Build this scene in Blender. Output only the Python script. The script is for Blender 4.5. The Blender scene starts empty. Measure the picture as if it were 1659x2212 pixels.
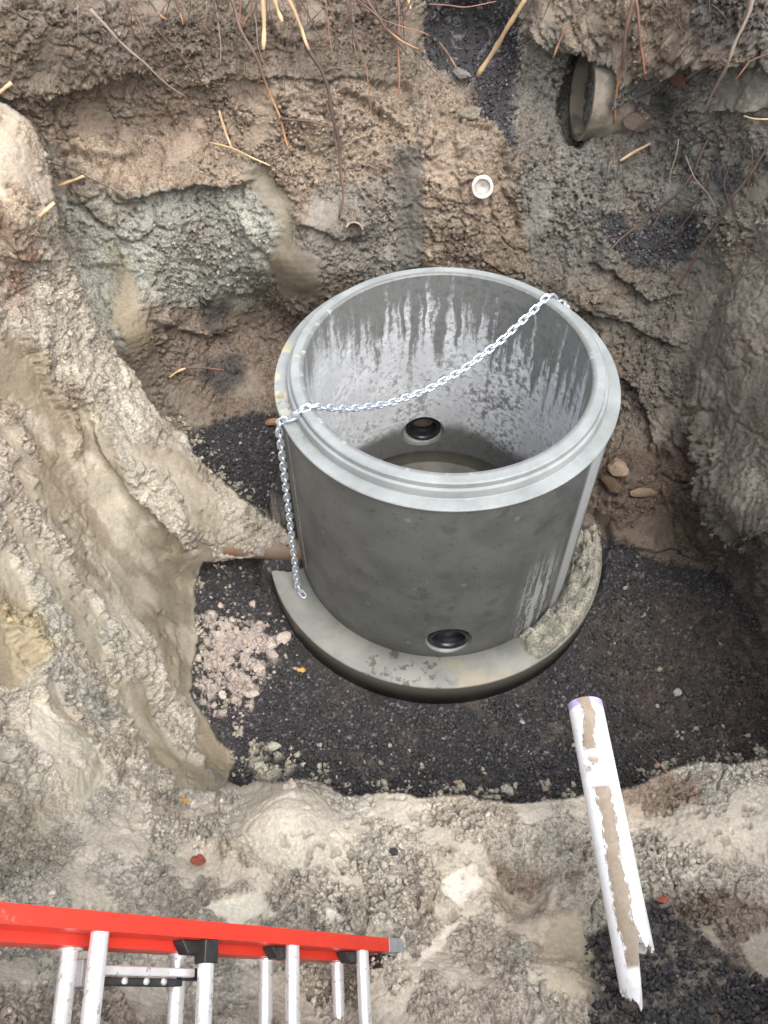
import bpy, bmesh, math, random
import numpy as np
from mathutils import Vector, Matrix, Euler
random.seed(7); rng = np.random.default_rng(11)
sc = bpy.context.scene
COL = sc.collection
R = math.radians

# ------------------------------------------------------------------ camera, sky, sun, exposure
HC, PITCH, ROLL, FV = 3.784, R(52.3), R(-0.525), 1788.6      # FV: focal length in units of a 1659 x 2212 picture
cam_d = bpy.data.cameras.new("camera"); cam = bpy.data.objects.new("camera", cam_d); COL.objects.link(cam)
cam.matrix_world = Matrix.Translation((0, 0, HC)) @ Matrix.Rotation(math.pi/2 - PITCH, 4, 'X') @ Matrix.Rotation(ROLL, 4, 'Z')
cam_d.sensor_fit = 'VERTICAL'; cam_d.sensor_height = 36.0; cam_d.lens = FV/2212*36.0
cam_d.clip_start = 0.05; cam_d.clip_end = 500
sc.camera = cam
world = bpy.data.worlds.new("World"); sc.world = world; world.use_nodes = True
wn = world.node_tree.nodes; wl = world.node_tree.links
bg = wn['Background']
sky = wn.new('ShaderNodeTexSky'); sky.sky_type = 'NISHITA'; sky.sun_disc = False
SUN_EL, SUN_AZ = 62, 150                                      # azimuth measured from +Y towards +X
sky.sun_elevation = R(SUN_EL); sky.sun_rotation = R(SUN_AZ)
sky.air_density = 1.5; sky.dust_density = 4.0
hs = wn.new('ShaderNodeHueSaturation'); hs.inputs['Saturation'].default_value = 0.32
wl.new(sky.outputs[0], hs.inputs['Color']); wl.new(hs.outputs[0], bg.inputs['Color'])
bg.inputs['Strength'].default_value = 0.15
sl = bpy.data.lights.new("sun", 'SUN'); sl.energy = 0.75; sl.angle = R(60); sl.color = (1.0, 0.97, 0.93)
so = bpy.data.objects.new("sun", sl); COL.objects.link(so)
sd = Vector((math.sin(R(SUN_AZ))*math.cos(R(SUN_EL)), math.cos(R(SUN_AZ))*math.cos(R(SUN_EL)), math.sin(R(SUN_EL))))
so.rotation_euler = sd.to_track_quat('Z', 'Y').to_euler(); so.location = (0, 0, 12)
sc.view_settings.view_transform = 'Standard'; sc.view_settings.look = 'None'
sc.view_settings.gamma = 1.0; sc.view_settings.exposure = 1.38

# ------------------------------------------------------------------ picture ray -> world helpers
CP, SP, CR, SR = math.cos(PITCH), math.sin(PITCH), math.cos(ROLL), math.sin(ROLL)
def raydir(vx, vy):
    a = (np.asarray(vx, float) - 829.5)/FV; b = (np.asarray(vy, float) - 1106)/FV
    u = a*CR + b*SR; v = -a*SR + b*CR
    return np.stack([u, CP - v*SP, -SP - v*CP], -1)
def at_depth(vx, vy, Z):
    return np.array([0, 0, HC]) + raydir(vx, vy)*np.asarray(Z)[..., None]
def on_z(vx, vy, z):
    d = raydir(vx, vy); Z = (z - HC)/d[..., 2]; return np.array([0, 0, HC]) + d*np.asarray(Z)[..., None]

# ------------------------------------------------------------------ noise
PERM = rng.permutation(256).astype(np.int32); PERM = np.concatenate([PERM, PERM, PERM])
GR = rng.normal(size=(256, 3)).astype(np.float32); GR /= np.linalg.norm(GR, axis=1, keepdims=True)
RP = rng.random((256, 3)).astype(np.float32)
def _h(i, j, k): return PERM[PERM[PERM[i & 255] + (j & 255)] + (k & 255)]
def perlin(P, s, off=0.0):
    P = (P*s + off).astype(np.float32); I = np.floor(P).astype(np.int32); F = P - I
    U = F*F*F*(F*(F*6 - 15) + 10); out = np.zeros(P.shape[:-1], np.float32)
    for a in (0, 1):
        for b in (0, 1):
            for c in (0, 1):
                g = GR[_h(I[..., 0]+a, I[..., 1]+b, I[..., 2]+c)]
                d = g[..., 0]*(F[..., 0]-a) + g[..., 1]*(F[..., 1]-b) + g[..., 2]*(F[..., 2]-c)
                w = (U[..., 0] if a else 1-U[..., 0])*(U[..., 1] if b else 1-U[..., 1])*(U[..., 2] if c else 1-U[..., 2])
                out += d*w
    return out*1.6
def fbm(P, s, o=4, off=0.0, g=0.5):
    r = 0; a = 1.0; t = 0
    for i in range(o):
        r = r + a*perlin(P, s*2.03**i, off + 17.3*i); t += a; a *= g
    return r/t
def worley(P, s, off=0.0):
    P = (P*s + off).astype(np.float32); I = np.floor(P).astype(np.int32); F = P - I
    d1 = np.full(P.shape[:-1], 9., np.float32); d2 = d1.copy(); idm = np.zeros(P.shape[:-1], np.int32)
    for a in (-1, 0, 1):
        for b in (-1, 0, 1):
            for c in (-1, 0, 1):
                h = _h(I[..., 0]+a, I[..., 1]+b, I[..., 2]+c); r = RP[h]
                d = (r[..., 0]+a-F[..., 0])**2 + (r[..., 1]+b-F[..., 1])**2 + (r[..., 2]+c-F[..., 2])**2
                m = d < d1; d2 = np.where(m, d1, np.minimum(d2, d)); d1 = np.where(m, d, d1); idm = np.where(m, h, idm)
    return np.sqrt(d1), np.sqrt(d2), RP[idm, 0]
def sstep(a, b, x): t = np.clip((x-a)/(b-a), 0, 1); return t*t*(3-2*t)
def seg_dist(X, Y, poly, closed=False):
    """distance to a polyline, sign (>0 right of travel in picture space), and how far along it (0..1)"""
    best = np.full(X.shape, 1e9); sg = np.zeros(X.shape); al = np.zeros(X.shape)
    n = len(poly); last = n if closed else n-1
    for i in range(last):
        ax, ay = poly[i]; bx, by = poly[(i+1) % n]; dx, dy = bx-ax, by-ay; L = dx*dx+dy*dy+1e-9
        t = np.clip(((X-ax)*dx + (Y-ay)*dy)/L, 0, 1)
        ex, ey = X-(ax+t*dx), Y-(ay+t*dy); d = ex*ex+ey*ey
        m = d < best; best = np.where(m, d, best); sg = np.where(m, np.sign(dx*ey-dy*ex), sg); al = np.where(m, (i+t)/last, al)
    return np.sqrt(best), sg, al
def inside(X, Y, poly):
    r = np.zeros(X.shape, bool); n = len(poly)
    for i in range(n):
        ax, ay = poly[i]; bx, by = poly[(i+1) % n]
        if ay == by: continue
        r ^= ((ay > Y) != (by > Y)) & (X < (bx-ax)*(Y-ay)/(by-ay) + ax)
    return r

# ------------------------------------------------------------------ materials
def lin(c): return tuple(((v/255)/12.92 if v/255 <= .04045 else ((v/255+.055)/1.055)**2.4) for v in c)
class NT:
    """tiny node expression helper"""
    def __init__(s, name):
        s.m = bpy.data.materials.new(name); s.m.use_nodes = True; s.t = s.m.node_tree; s.p = s.t.nodes['Principled BSDF']
        s.tc = s.t.nodes.new('ShaderNodeTexCoord')
    def lk(s, a, b): s.t.links.new(a, b)
    def put(s, sock, v):
        if isinstance(v, bpy.types.NodeSocket): s.lk(v, sock)
        elif v is not None: sock.default_value = v
    def ma(s, op, a, b=None, c=None):
        n = s.t.nodes.new('ShaderNodeMath'); n.operation = op
        for i, v in enumerate((a, b, c)):
            if v is not None: s.put(n.inputs[i], v)
        return n.outputs[0]
    def noise(s, vec, scale, detail=4, rough=.55, dist=0):
        n = s.t.nodes.new('ShaderNodeTexNoise'); s.put(n.inputs['Vector'], vec)
        n.inputs['Scale'].default_value = scale; n.inputs['Detail'].default_value = detail
        n.inputs['Roughness'].default_value = rough; n.inputs['Distortion'].default_value = dist; return n.outputs[0]
    def vor(s, vec, scale):
        n = s.t.nodes.new('ShaderNodeTexVoronoi'); s.put(n.inputs['Vector'], vec); n.inputs['Scale'].default_value = scale; return n.outputs['Distance']
    def ss(s, v, a, b, lo=0., hi=1.):
        n = s.t.nodes.new('ShaderNodeMapRange'); n.interpolation_type = 'SMOOTHSTEP'
        s.put(n.inputs[0], v); n.inputs[1].default_value = a; n.inputs[2].default_value = b; n.inputs[3].default_value = lo; n.inputs[4].default_value = hi; return n.outputs[0]
    def mix(s, f, a, b, mode='MIX'):
        n = s.t.nodes.new('ShaderNodeMix'); n.data_type = 'RGBA'; n.blend_type = mode
        s.put(n.inputs[0], f)
        for i, v in ((6, a), (7, b)):
            if isinstance(v, tuple): n.inputs[i].default_value = (*v[:3], 1)
            else: s.put(n.inputs[i], v)
        return n.outputs[2]
    def sep(s, v):
        n = s.t.nodes.new('ShaderNodeSeparateXYZ'); s.lk(v, n.inputs[0]); return n.outputs
    def comb(s, x, y, z):
        n = s.t.nodes.new('ShaderNodeCombineXYZ')
        for i, v in enumerate((x, y, z)): s.put(n.inputs[i], v)
        return n.outputs[0]
    def bump(s, h, strength=.5, dist=.01):
        n = s.t.nodes.new('ShaderNodeBump'); n.inputs['Strength'].default_value = strength; n.inputs['Distance'].default_value = dist
        s.lk(h, n.inputs['Height']); s.lk(n.outputs[0], s.p.inputs['Normal'])
    def attr(s, name):
        n = s.t.nodes.new('ShaderNodeAttribute'); n.attribute_name = name; return n
    def fin(s, color=None, rough=None, metal=None, spec=None):
        for k, v in (('Base Color', color), ('Roughness', rough), ('Metallic', metal), ('Specular IOR Level', spec)):
            if v is None: continue
            if isinstance(v, tuple): s.p.inputs[k].default_value = (*v[:3], 1)
            else: s.put(s.p.inputs[k], v)
        return s.m

def mat_soil():
    n = NT("wet_soil"); o = n.tc.outputs['Object']; c = n.attr('tint')
    f = n.noise(o, 90, 5, .65); f2 = n.noise(o, 420, 3, .6); f3 = n.noise(o, 210, 4, .65)
    v = n.ma('ADD', n.ma('MULTIPLY', n.ss(f, .28, .72), .85), n.ma('MULTIPLY', n.ss(f3, .28, .72), .55))
    sq = n.attr('smooth_amt').outputs['Fac']; v = n.ma('ADD', n.ma('MULTIPLY', n.ma('SUBTRACT', v, .70), n.ma('SUBTRACT', 1, n.ma('MULTIPLY', sq, .72))), .70)
    col = n.mix(1.0, c.outputs['Color'], n.comb(n.ma('ADD', v, .30), n.ma('ADD', v, .30), n.ma('ADD', v, .30)), 'MULTIPLY')
    s = n.attr('smooth_amt').outputs['Fac']
    n.bump(n.ma('MULTIPLY', n.ma('ADD', f, n.ma('MULTIPLY', f2, .4)), n.ma('SUBTRACT', 1.08, s)), .8, .011)
    return n.fin(col, n.ma('SUBTRACT', .92, n.ma('MULTIPLY', s, .40)), spec=.35)
def mat_crumb(name, rough=.9):
    n = NT(name); c = n.attr('tint'); f = n.noise(n.tc.outputs['Object'], 180, 3, .6)
    v = n.ma('ADD', n.ss(f, .2, .8), .5)
    n.bump(f, .6, .006)
    return n.fin(n.mix(1.0, c.outputs['Color'], n.comb(v, v, v), 'MULTIPLY'), rough, spec=.35)
def mat_simple(name, a, b, scale=20, rough=.7, metal=0., bump=.3, dist=.004, th=(.35, .65)):
    n = NT(name); f = n.noise(n.tc.outputs['Object'], scale, 5, .6)
    n.bump(f, bump, dist)
    return n.fin(n.mix(n.ss(f, *th), a, b), rough, metal)

M_SOIL = mat_soil(); M_CRUMB = mat_crumb("loose_soil"); M_STONE = mat_crumb("gravel_stone", .6)

# ------------------------------------------------------------------ object helpers
def tag(o, label=None, cat=None, group=None, kind=None):
    if label: o['label'] = label
    if cat: o['category'] = cat
    if group: o['group'] = group
    if kind: o['kind'] = kind
    return o
def link(name, me, mats, parent=None):
    o = bpy.data.objects.new(name, me); COL.objects.link(o)
    for m in (mats if isinstance(mats, (list, tuple)) else [mats]): me.materials.append(m)
    if parent: o.parent = parent
    return o
def empty(name, loc=(0, 0, 0)):
    o = bpy.data.objects.new(name, None); o.location = loc; o.empty_display_size = .1; COL.objects.link(o); return o
def mesh_np(name, V, F, smooth=True):
    me = bpy.data.meshes.new(name); V = np.asarray(V, np.float32); F = np.asarray(F, np.int32); k = F.shape[1]
    me.vertices.add(len(V)); me.vertices.foreach_set('co', V.ravel())
    me.loops.add(F.size); me.loops.foreach_set('vertex_index', F.ravel())
    me.polygons.add(len(F)); me.polygons.foreach_set('loop_start', np.arange(0, F.size, k, dtype=np.int32))
    me.polygons.foreach_set('loop_total', np.full(len(F), k, np.int32))
    me.update(calc_edges=True); me.validate()
    if smooth: me.polygons.foreach_set('use_smooth', np.ones(len(me.polygons), bool))
    return me
def attr_col(me, name, C):
    a = me.attributes.new(name, 'FLOAT_COLOR', 'POINT'); C = np.concatenate([C, np.ones((len(C), 1))], 1).astype(np.float32); a.data.foreach_set('color', C.ravel())
def attr_f(me, name, v):
    a = me.attributes.new(name, 'FLOAT', 'POINT'); a.data.foreach_set('value', np.asarray(v, np.float32).ravel())
def lathe(prof, n=96, closed=True):
    """profile [(r, z)...] -> quads; closed joins last to first"""
    prof = np.array(prof, float); m = len(prof); a = np.linspace(0, 2*math.pi, n, endpoint=False)
    V = np.stack([np.outer(np.cos(a), prof[:, 0]), np.outer(np.sin(a), prof[:, 0]), np.tile(prof[:, 1], (n, 1))], -1).reshape(-1, 3)
    F = []
    for i in range(n):
        j = (i+1) % n
        for k in range(m if closed else m-1):
            l = (k+1) % m; F.append((i*m+k, j*m+k, j*m+l, i*m+l))
    return V, np.array(F)
def bm_obj(name, bm, mats, parent=None, smooth=False):
    bmesh.ops.recalc_face_normals(bm, faces=bm.faces)
    me = bpy.data.meshes.new(name); bm.to_mesh(me); bm.free()
    if smooth: me.polygons.foreach_set('use_smooth', np.ones(len(me.polygons), bool))
    return link(name, me, mats, parent)
def box_between(bm, a, b, side, w, h, off=(0, 0)):
    """bar from a to b; side = width direction; w along side, h along the third direction"""
    a, b = Vector(a), Vector(b); d = (b-a).normalized(); s = Vector(side); s = (s - d*s.dot(d)).normalized(); u = d.cross(s)
    vs = []
    for p in (a, b):
        for i, j in ((-1, -1), (1, -1), (1, 1), (-1, 1)):
            vs.append(bm.verts.new(p + s*(off[0]+i*w/2) + u*(off[1]+j*h/2)))
    for f in ((0, 1, 2, 3), (7, 6, 5, 4), (0, 4, 5, 1), (1, 5, 6, 2), (2, 6, 7, 3), (3, 7, 4, 0)): bm.faces.new([vs[i] for i in f])
def tube_mesh(pts, rad, n=8, jitter=0., cap=True):
    pts = [Vector(p) for p in pts]; V = []; F = []; k = len(pts)
    rad = rad if hasattr(rad, '__len__') else [rad]*k
    up = Vector((.3, .2, 1)).normalized()
    for i, p in enumerate(pts):
        t = (pts[min(i+1, k-1)] - pts[max(i-1, 0)]).normalized()
        s = t.cross(up); s = s.normalized() if s.length > 1e-3 else t.cross(Vector((1, 0, 0))).normalized(); u = s.cross(t)
        for j in range(n):
            a = 2*math.pi*j/n; r = rad[i]*(1+random.uniform(-jitter, jitter)); V.append(p + s*math.cos(a)*r + u*math.sin(a)*r)
    for i in range(k-1):
        for j in range(n): F.append((i*n+j, i*n+(j+1) % n, (i+1)*n+(j+1) % n, (i+1)*n+j))
    me = bpy.data.meshes.new("tube")
    if cap: F = F + [tuple(range(n))[::-1], tuple((k-1)*n+j for j in range(n))]
    me.from_pydata([tuple(v) for v in V], [], F); me.polygons.foreach_set('use_smooth', np.ones(len(F), bool)); me.update(); return me

# ------------------------------------------------------------------ the dug pit: two relief layers over real depths
def Zof(vx, vy, kind, val):
    d = raydir(vx, vy)
    if kind == 'z': return (val-HC)/d[2]
    if kind == 'y': return val/d[1]
    if kind == 'x': return val/d[0]
    return val
def rbf(anch, c=70.):
    A = np.array([(a[0], a[1]) for a in anch], float); w = np.array([1/Zof(*a) for a in anch])
    K = np.sqrt(((A[:, None]-A[None])**2).sum(-1) + c*c)/1000; n = len(A)
    P = np.concatenate([np.ones((n, 1)), A/1000], 1); M = np.block([[K, P], [P.T, np.zeros((3, 3))]])
    s = np.linalg.solve(M, np.concatenate([w, np.zeros(3)]))
    def f(X, Y):
        r = s[n] + s[n+1]*X/1000 + s[n+2]*Y/1000
        for i in range(n): r = r + s[i]*np.sqrt((X-A[i, 0])**2 + (Y-A[i, 1])**2 + c*c)/1000
        return 1/r
    return f
FAR = [(x, y, 'z', 0.0) for x, y in [(420,1290),(430,1450),(480,1600),(520,1700),(700,1450),(700,1700),(900,1600),(950,1750),(1150,1550),(1250,1680),(1350,1500),(1500,1600),(1650,1600),
        (700,1250),(900,1350),(1100,1350),(1300,1330),(1430,1400),(0,2212),(829,2212),(1659,2212),(-450,2212),(2110,2212),(-450,2850),(829,2850),(2110,2850),(0,1500),(0,1900),(-450,1500)]]
FAR += [(1560,1400,'z',.03),(1659,1440,'z',.14),(1480,1280,'z',.06),(1400,1200,'z',.16),(1550,1250,'z',.12),(1659,1330,'z',.45),(1330,1200,'z',.18),
        (1400,1100,'z',.33),(1500,1150,'z',.3),(1340,1030,'z',.48),(1450,1010,'z',.52),(1400,930,'z',.55),
        (1600,1200,'z',.4),(1659,1220,'z',.7),(1600,1120,'z',.84),(1550,1050,'z',.80),(1659,1000,'z',1.1),(1600,850,'z',1.12),(1480,850,'z',.8),(1380,780,'y',3.35),
        (1300,600,'y',3.6),(1500,600,'y',3.45),(1650,600,'y',3.1),(1300,450,'y',3.75),(1480,450,'y',3.6),(1650,450,'y',3.25),(1300,300,'y',3.95),(1450,250,'y',3.9),(1650,300,'y',3.45),
        (1230,200,'y',4.15),(1400,150,'y',4.05),(1300,0,'y',4.05),(1500,60,'y',3.7),(1650,0,'y',3.5),(1300,-150,'y',4.3),(1650,-150,'y',3.9),
        (1050,450,'y',3.85),(1050,600,'y',3.75),(829,600,'y',3.8),(829,450,'y',3.9),(829,300,'y',4.05),(1020,300,'y',4.0),(829,150,'y',4.25),(829,0,'y',4.35),(1000,60,'y',4.5),(1100,80,'y',4.3),(829,-150,'y',4.6),
        (640,600,'y',3.75),(640,450,'y',3.85),(640,250,'y',4.05),(600,60,'y',4.2),(400,-150,'y',4.6),(400,60,'y',4.15),(400,250,'y',4.15),(400,420,'y',3.95),(400,600,'y',3.9),
        (200,60,'y',4.05),(200,240,'y',4.15),(200,400,'y',3.9),(200,560,'y',3.75),(0,0,'y',3.95),(0,150,'y',3.9),(0,300,'y',3.9),(0,500,'y',3.8),
        (400,680,'y',3.85),(600,700,'z',.5),(450,780,'z',.36),(300,700,'z',.9),(330,800,'z',.55),(450,860,'z',.2),(580,850,'z',.2),(520,930,'z',.06),(430,980,'z',.05),(560,1050,'z',0),(620,1150,'z',.0),(520,1180,'z',.0),
        (700,1000,'z',.1),(970,900,'z',.15),(1200,1000,'z',.2),(970,750,'z',.45),
        (200,800,'z',.7),(200,1000,'z',.2),(0,800,'z',1.),(-450,900,'z',1.6),(-450,500,'z',1.8),(-450,100,'z',2.2),
        (-450,-150,'z',2.38),(400,-300,'z',2.42),(829,-300,'z',2.42),(1300,-300,'z',2.42),(1659,-300,'z',2.42),(-450,-300,'z',2.42),(2110,-300,'z',2.42),(-450,-500,'z',2.4),(829,-500,'z',2.4),(2110,-500,'z',2.4),
        (2110,100,'z',2.3),(2110,500,'z',2.05),(2110,900,'z',1.8),(2110,1300,'z',1.5),(1850,1200,'z',1.2),(1850,1450,'z',.7),(2110,1700,'z',1.1)]
NEAR = [(0,225,'z',2.05),(60,280,'z',1.98),(118,415,'z',1.75),(60,450,'z',1.85),(0,450,'z',1.9),(175,605,'z',1.36),(100,600,'z',1.5),(0,600,'z',1.62),(253,763,'z',.97),(348,898,'z',.76),(415,985,'z',.62),
        (483,1044,'z',.51),(570,1112,'z',.38),(625,1150,'z',.32),(100,700,'z',1.36),(200,800,'z',1.08),(300,950,'z',.86),(400,1080,'z',.62),(500,1150,'z',.36),(450,1190,'z',.26),(0,740,'z',1.45),
        (120,860,'z',1.1),(170,960,'z',.92),(250,1090,'z',.66),(340,1220,'z',.32),(60,960,'z',1.1),(0,900,'z',1.22),(0,1200,'z',1.08),(120,1200,'z',.86),(220,1300,'z',.58),(300,1400,'z',.36),(370,1500,'z',.14),(400,1400,'z',.06),(415,1300,'z',.02),(425,1240,'z',.08),
        (0,1500,'z',1.02),(150,1500,'z',.78),(220,1640,'z',.66),(330,1600,'z',.36),(420,1570,'z',.08),(480,1620,'z',.05),(440,1680,'z',.3),(505,1670,'z',.1),(520,1730,'z',.62),
        (600,1705,'z',.72),(750,1735,'z',.76),(900,1735,'z',.78),(1100,1750,'z',.78),(1270,1730,'z',.78),(1400,1710,'z',.78),(1480,1670,'z',.76),(1659,1660,'z',.8),
        (0,1800,'z',1.2),(300,1800,'z',.9),(450,1830,'z',.86),(600,1900,'z',.9),(750,1850,'z',.88),(900,1900,'z',.86),(1200,1900,'z',.88),(1500,1900,'z',.92),(1659,1850,'z',.95),
        (0,2212,'z',1.75),(400,2212,'z',1.3),(829,2212,'z',1.1),(829,2060,'z',.97),(1200,2080,'z',1.0),(1390,2120,'z',1.02),(1650,2200,'z',1.12),(400,2030,'z',1.08),(0,2030,'z',1.45),
        (400,2500,'z',1.9),(829,2500,'z',1.7),(1300,2500,'z',1.6),(0,2500,'z',2.1),(-450,2500,'z',2.35),(2110,2500,'z',2.2),(-450,2850,'z',2.4),(0,2850,'z',2.38),(829,2850,'z',2.3),(2110,2850,'z',2.4),
        (-450,1900,'z',2.1),(-450,1500,'z',1.95),(-450,1106,'z',1.9),(-450,600,'z',2.1),(-450,225,'z',2.3),(2110,1900,'z',1.6),(2110,1600,'z',1.3),(1850,1900,'z',1.15),
        (829,1300,'z',.75),(829,800,'z',.9),(829,300,'z',1.5),(1659,1000,'z',.9),(1659,300,'z',1.8)]
EDGE = [(-900,150),(-200,200),(0,220),(50,250),(95,320),(118,415),(128,500),(175,605),(200,680),(253,763),(300,830),(348,898),(405,942),(418,985),(483,1044),(570,1112),(622,1138),(640,1175),(560,1200),(490,1208),
        (436,1218),(418,1280),(426,1380),(412,1500),(462,1580),(510,1640),(492,1690),(520,1702),(560,1690),(640,1686),(700,1692),(750,1722),(830,1708),(900,1722),(1000,1715),(1100,1738),(1200,1728),(1270,1716),(1370,1702),(1432,1668),(1500,1645),(1580,1652),(1659,1640),(2400,1610)]
NEARPOLY = EDGE + [(2400, 3200), (-900, 3200)]
STEP = 2.6
xs = np.concatenate([np.linspace(-450, -8, 70, endpoint=False), np.arange(-8, 1668, STEP), np.linspace(1670, 2110, 70)])
ys = np.concatenate([np.linspace(-500, -8, 70, endpoint=False), np.arange(-8, 2222, STEP), np.linspace(2225, 2850, 80)])
GX, GY = np.meshgrid(xs, ys); NR, NC = GX.shape
def coarse(f):
    cx = np.linspace(-450, 2110, 200); cy = np.linspace(-500, 2850, 260); X, Y = np.meshgrid(cx, cy); Z = f(X, Y)
    fx = (GX-cx[0])/(cx[1]-cx[0]); fy = (GY-cy[0])/(cy[1]-cy[0]); i = np.clip(fx.astype(int), 0, 198); j = np.clip(fy.astype(int), 0, 258); fx -= i; fy -= j
    return Z[j, i]*(1-fx)*(1-fy) + Z[j, i+1]*fx*(1-fy) + Z[j+1, i]*(1-fx)*fy + Z[j+1, i+1]*fx*fy
fFAR, fNEAR = rbf(FAR), rbf(NEAR)
ZF, ZN = coarse(fFAR), coarse(fNEAR)
ZF = np.clip(ZF, .8, 40); ZN = np.clip(ZN, .8, 20)
PX = np.stack([GX/100, GY/100, 0*GX], -1)
wx = 9*fbm(PX, 1.6, 4) + 5*fbm(PX, 9., 3, 80., .6); wy = 9*fbm(PX, 1.6, 4, 50.) + 5*fbm(PX, 9., 3, 90., .6)
ed, _, _ = seg_dist(GX+wx, GY+wy, EDGE)
nm = inside(GX+wx, GY+wy, NEARPOLY)
sgn = np.where(nm, ed, -ed)
mN = sstep(-2.2, 2.2, sgn)
# where the two layers nearly meet (contact lines) the nearer one wins, so no seam shows
inv = mN/ZN + (1-mN)/ZF
Z0 = 1/inv
def gpos(Z): return at_depth(GX, GY, Z)
def normals(P):
    du = np.gradient(P, axis=1); dv = np.gradient(P, axis=0); n = np.cross(du, dv); n /= np.linalg.norm(n, axis=-1, keepdims=True)+1e-9
    c = P - np.array([0, 0, HC]); s = np.sign((n*c).sum(-1, keepdims=True)); return -n*s
P0 = gpos(Z0); NF = normals(gpos(ZF)); NN = normals(gpos(ZN)); N0 = np.where(mN[..., None] > .5, NN, NF)

UX, UY = GX + 20*fbm(PX, 1.1, 4, 9.) + 9*fbm(PX, 7., 4, 19., .6), GY + 20*fbm(PX, 1.1, 4, 29.) + 9*fbm(PX, 7., 4, 39., .6)      # warped picture coordinates for natural outlines
def reg(poly, soft=10):
    x0 = min(p[0] for p in poly)-60; x1 = max(p[0] for p in poly)+60; y0 = min(p[1] for p in poly)-60; y1 = max(p[1] for p in poly)+60
    m = (UX > x0) & (UX < x1) & (UY > y0) & (UY < y1); out = np.zeros(GX.shape)
    if m.any():
        d, _, _ = seg_dist(UX[m], UY[m], poly, True); i = inside(UX[m], UY[m], poly)
        out[m] = sstep(-soft, soft, np.where(i, d, -d))
    return out
def band(line, w, soft=6):
    x0 = min(p[0] for p in line)-w-60; x1 = max(p[0] for p in line)+w+60; y0 = min(p[1] for p in line)-w-60; y1 = max(p[1] for p in line)+w+60
    m = (UX > x0) & (UX < x1) & (UY > y0) & (UY < y1); out = np.zeros(GX.shape)
    d, _, al = seg_dist(UX[m], UY[m], line); out[m] = 1 - sstep(w-soft, w+soft, d); return out
def lip(line, A, w, side=-1, soft=3.):
    """ledge: stands proud by A on one side of the line, fades away over w, stops sharply at the line"""
    x0 = min(p[0] for p in line)-3*w-40; x1 = max(p[0] for p in line)+3*w+40; y0 = min(p[1] for p in line)-3*w-40; y1 = max(p[1] for p in line)+3*w+40
    m = (UX > x0) & (UX < x1) & (UY > y0) & (UY < y1); out = np.zeros(GX.shape)
    d, s, al = seg_dist(UX[m], UY[m], line); s = s*side
    out[m] = A*sstep(-soft, soft, s*d)*np.exp(-(d/w)**2)*sstep(0, .12, al)*sstep(0, .12, 1-al); return out
def blob(cx, cy, rx, ry, A, rot=0, p=2.):
    c, s = math.cos(R(rot)), math.sin(R(rot)); dx, dy = UX-cx, UY-cy; q = ((dx*c+dy*s)/rx)**2 + ((-dx*s+dy*c)/ry)**2
    return A*np.exp(-q**(p/2)*1.0)

D = np.zeros(GX.shape)      # relief in metres along the surface normal
# ledges (side -1: the part above a left-to-right line stands proud)
D += lip([(-60,190),(60,200),(130,190),(200,160),(260,140),(330,150)], .07, 60, -1, 9)
D += lip([(260,150),(400,185),(470,170),(600,165),(760,172),(880,190),(905,240)], .035, 45)
D += lip([(250,430),(300,425),(360,418),(430,398),(500,405),(560,380)], .10, 45)
D += lip([(120,330),(200,345),(260,350),(300,330)], .05, 35)
D += lip([(640,480),(700,500),(760,515),(800,500)], .05, 40)
D += lip([(720,200),(790,215),(850,250),(880,290)], .05, 30)
D += lip([(1120,70),(1190,90),(1260,80),(1330,95),(1400,105),(1470,130),(1560,105),(1670,122)], .10, 70)
D += lip([(1400,180),(1460,190),(1500,215),(1560,230),(1659,225)], .05, 30)
D += lip([(1500,930),(1520,1030),(1548,1110),(1600,1150),(1660,1138),(1760,1100)], .07, 60)
D += lip([(1270,740),(1330,790),(1390,850),(1410,920),(1395,985)], .07, 50)
D += lip([(1180,640),(1250,650),(1330,690),(1400,720),(1480,760)], .05, 50)
D += lip([(1270,560),(1330,590),(1400,640),(1480,640)], .05, 40)
D += lip([(330,690),(400,720),(470,722),(500,700)], .04, 25)
D += lip([(1300,1180),(1400,1190),(1480,1180),(1560,1200)], .05, 45)
D += lip([(125,790),(150,860),(206,925),(214,985),(297,1068),(385,1155),(400,1190)], .06, 45)
D += lip([(0,650),(60,760),(105,850),(150,930),(160,990)], .05, 35)
D += lip([(0,545),(60,560),(110,560)], .05, 40)
D += lip([(0,1350),(70,1420),(60,1500),(0,1530)], .05, 50)
# lumps and hollows
for b in [(620,1830,125,120,.032,20,4),(1000,2150,150,60,.03,0,3),(100,1650,110,100,.07,20,4),(1130,1905,55,65,-.09,0,4),(1240,2010,75,110,-.03,15,4),(1190,2140,110,60,.06,0,4),
          (860,2130,90,80,.03,0,2),(1560,1760,110,90,.05,0,3),(790,450,55,50,.07,0,4),(1380,540,90,60,.04,0,3),(850,230,60,60,-.08,0,3),(1010,150,95,130,-.12,-10,5),(1050,30,80,90,-.08,0,4),
          (1390,150,45,60,.10,0,4),(1445,520,80,60,-.035,0,4),(600,600,60,60,.03,30,2),(430,560,130,110,.05,0,3),(1210,620,120,60,.04,20,2),(1560,1450,120,60,.02,0,2),(700,200,160,60,.04,0,2),(560,620,60,70,-.05,0,2),
          (470,800,100,50,.05,0,2),(400,1000,50,40,.03,0,2),(330,1420,60,110,.03,-25,2),(1244,212,30,100,-.20,4,6),(1392,190,46,85,.17,0,4),(1335,112,60,22,.10,8,3),(1590,640,80,120,.04,0,2)]:
    D += blob(*b)
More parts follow.
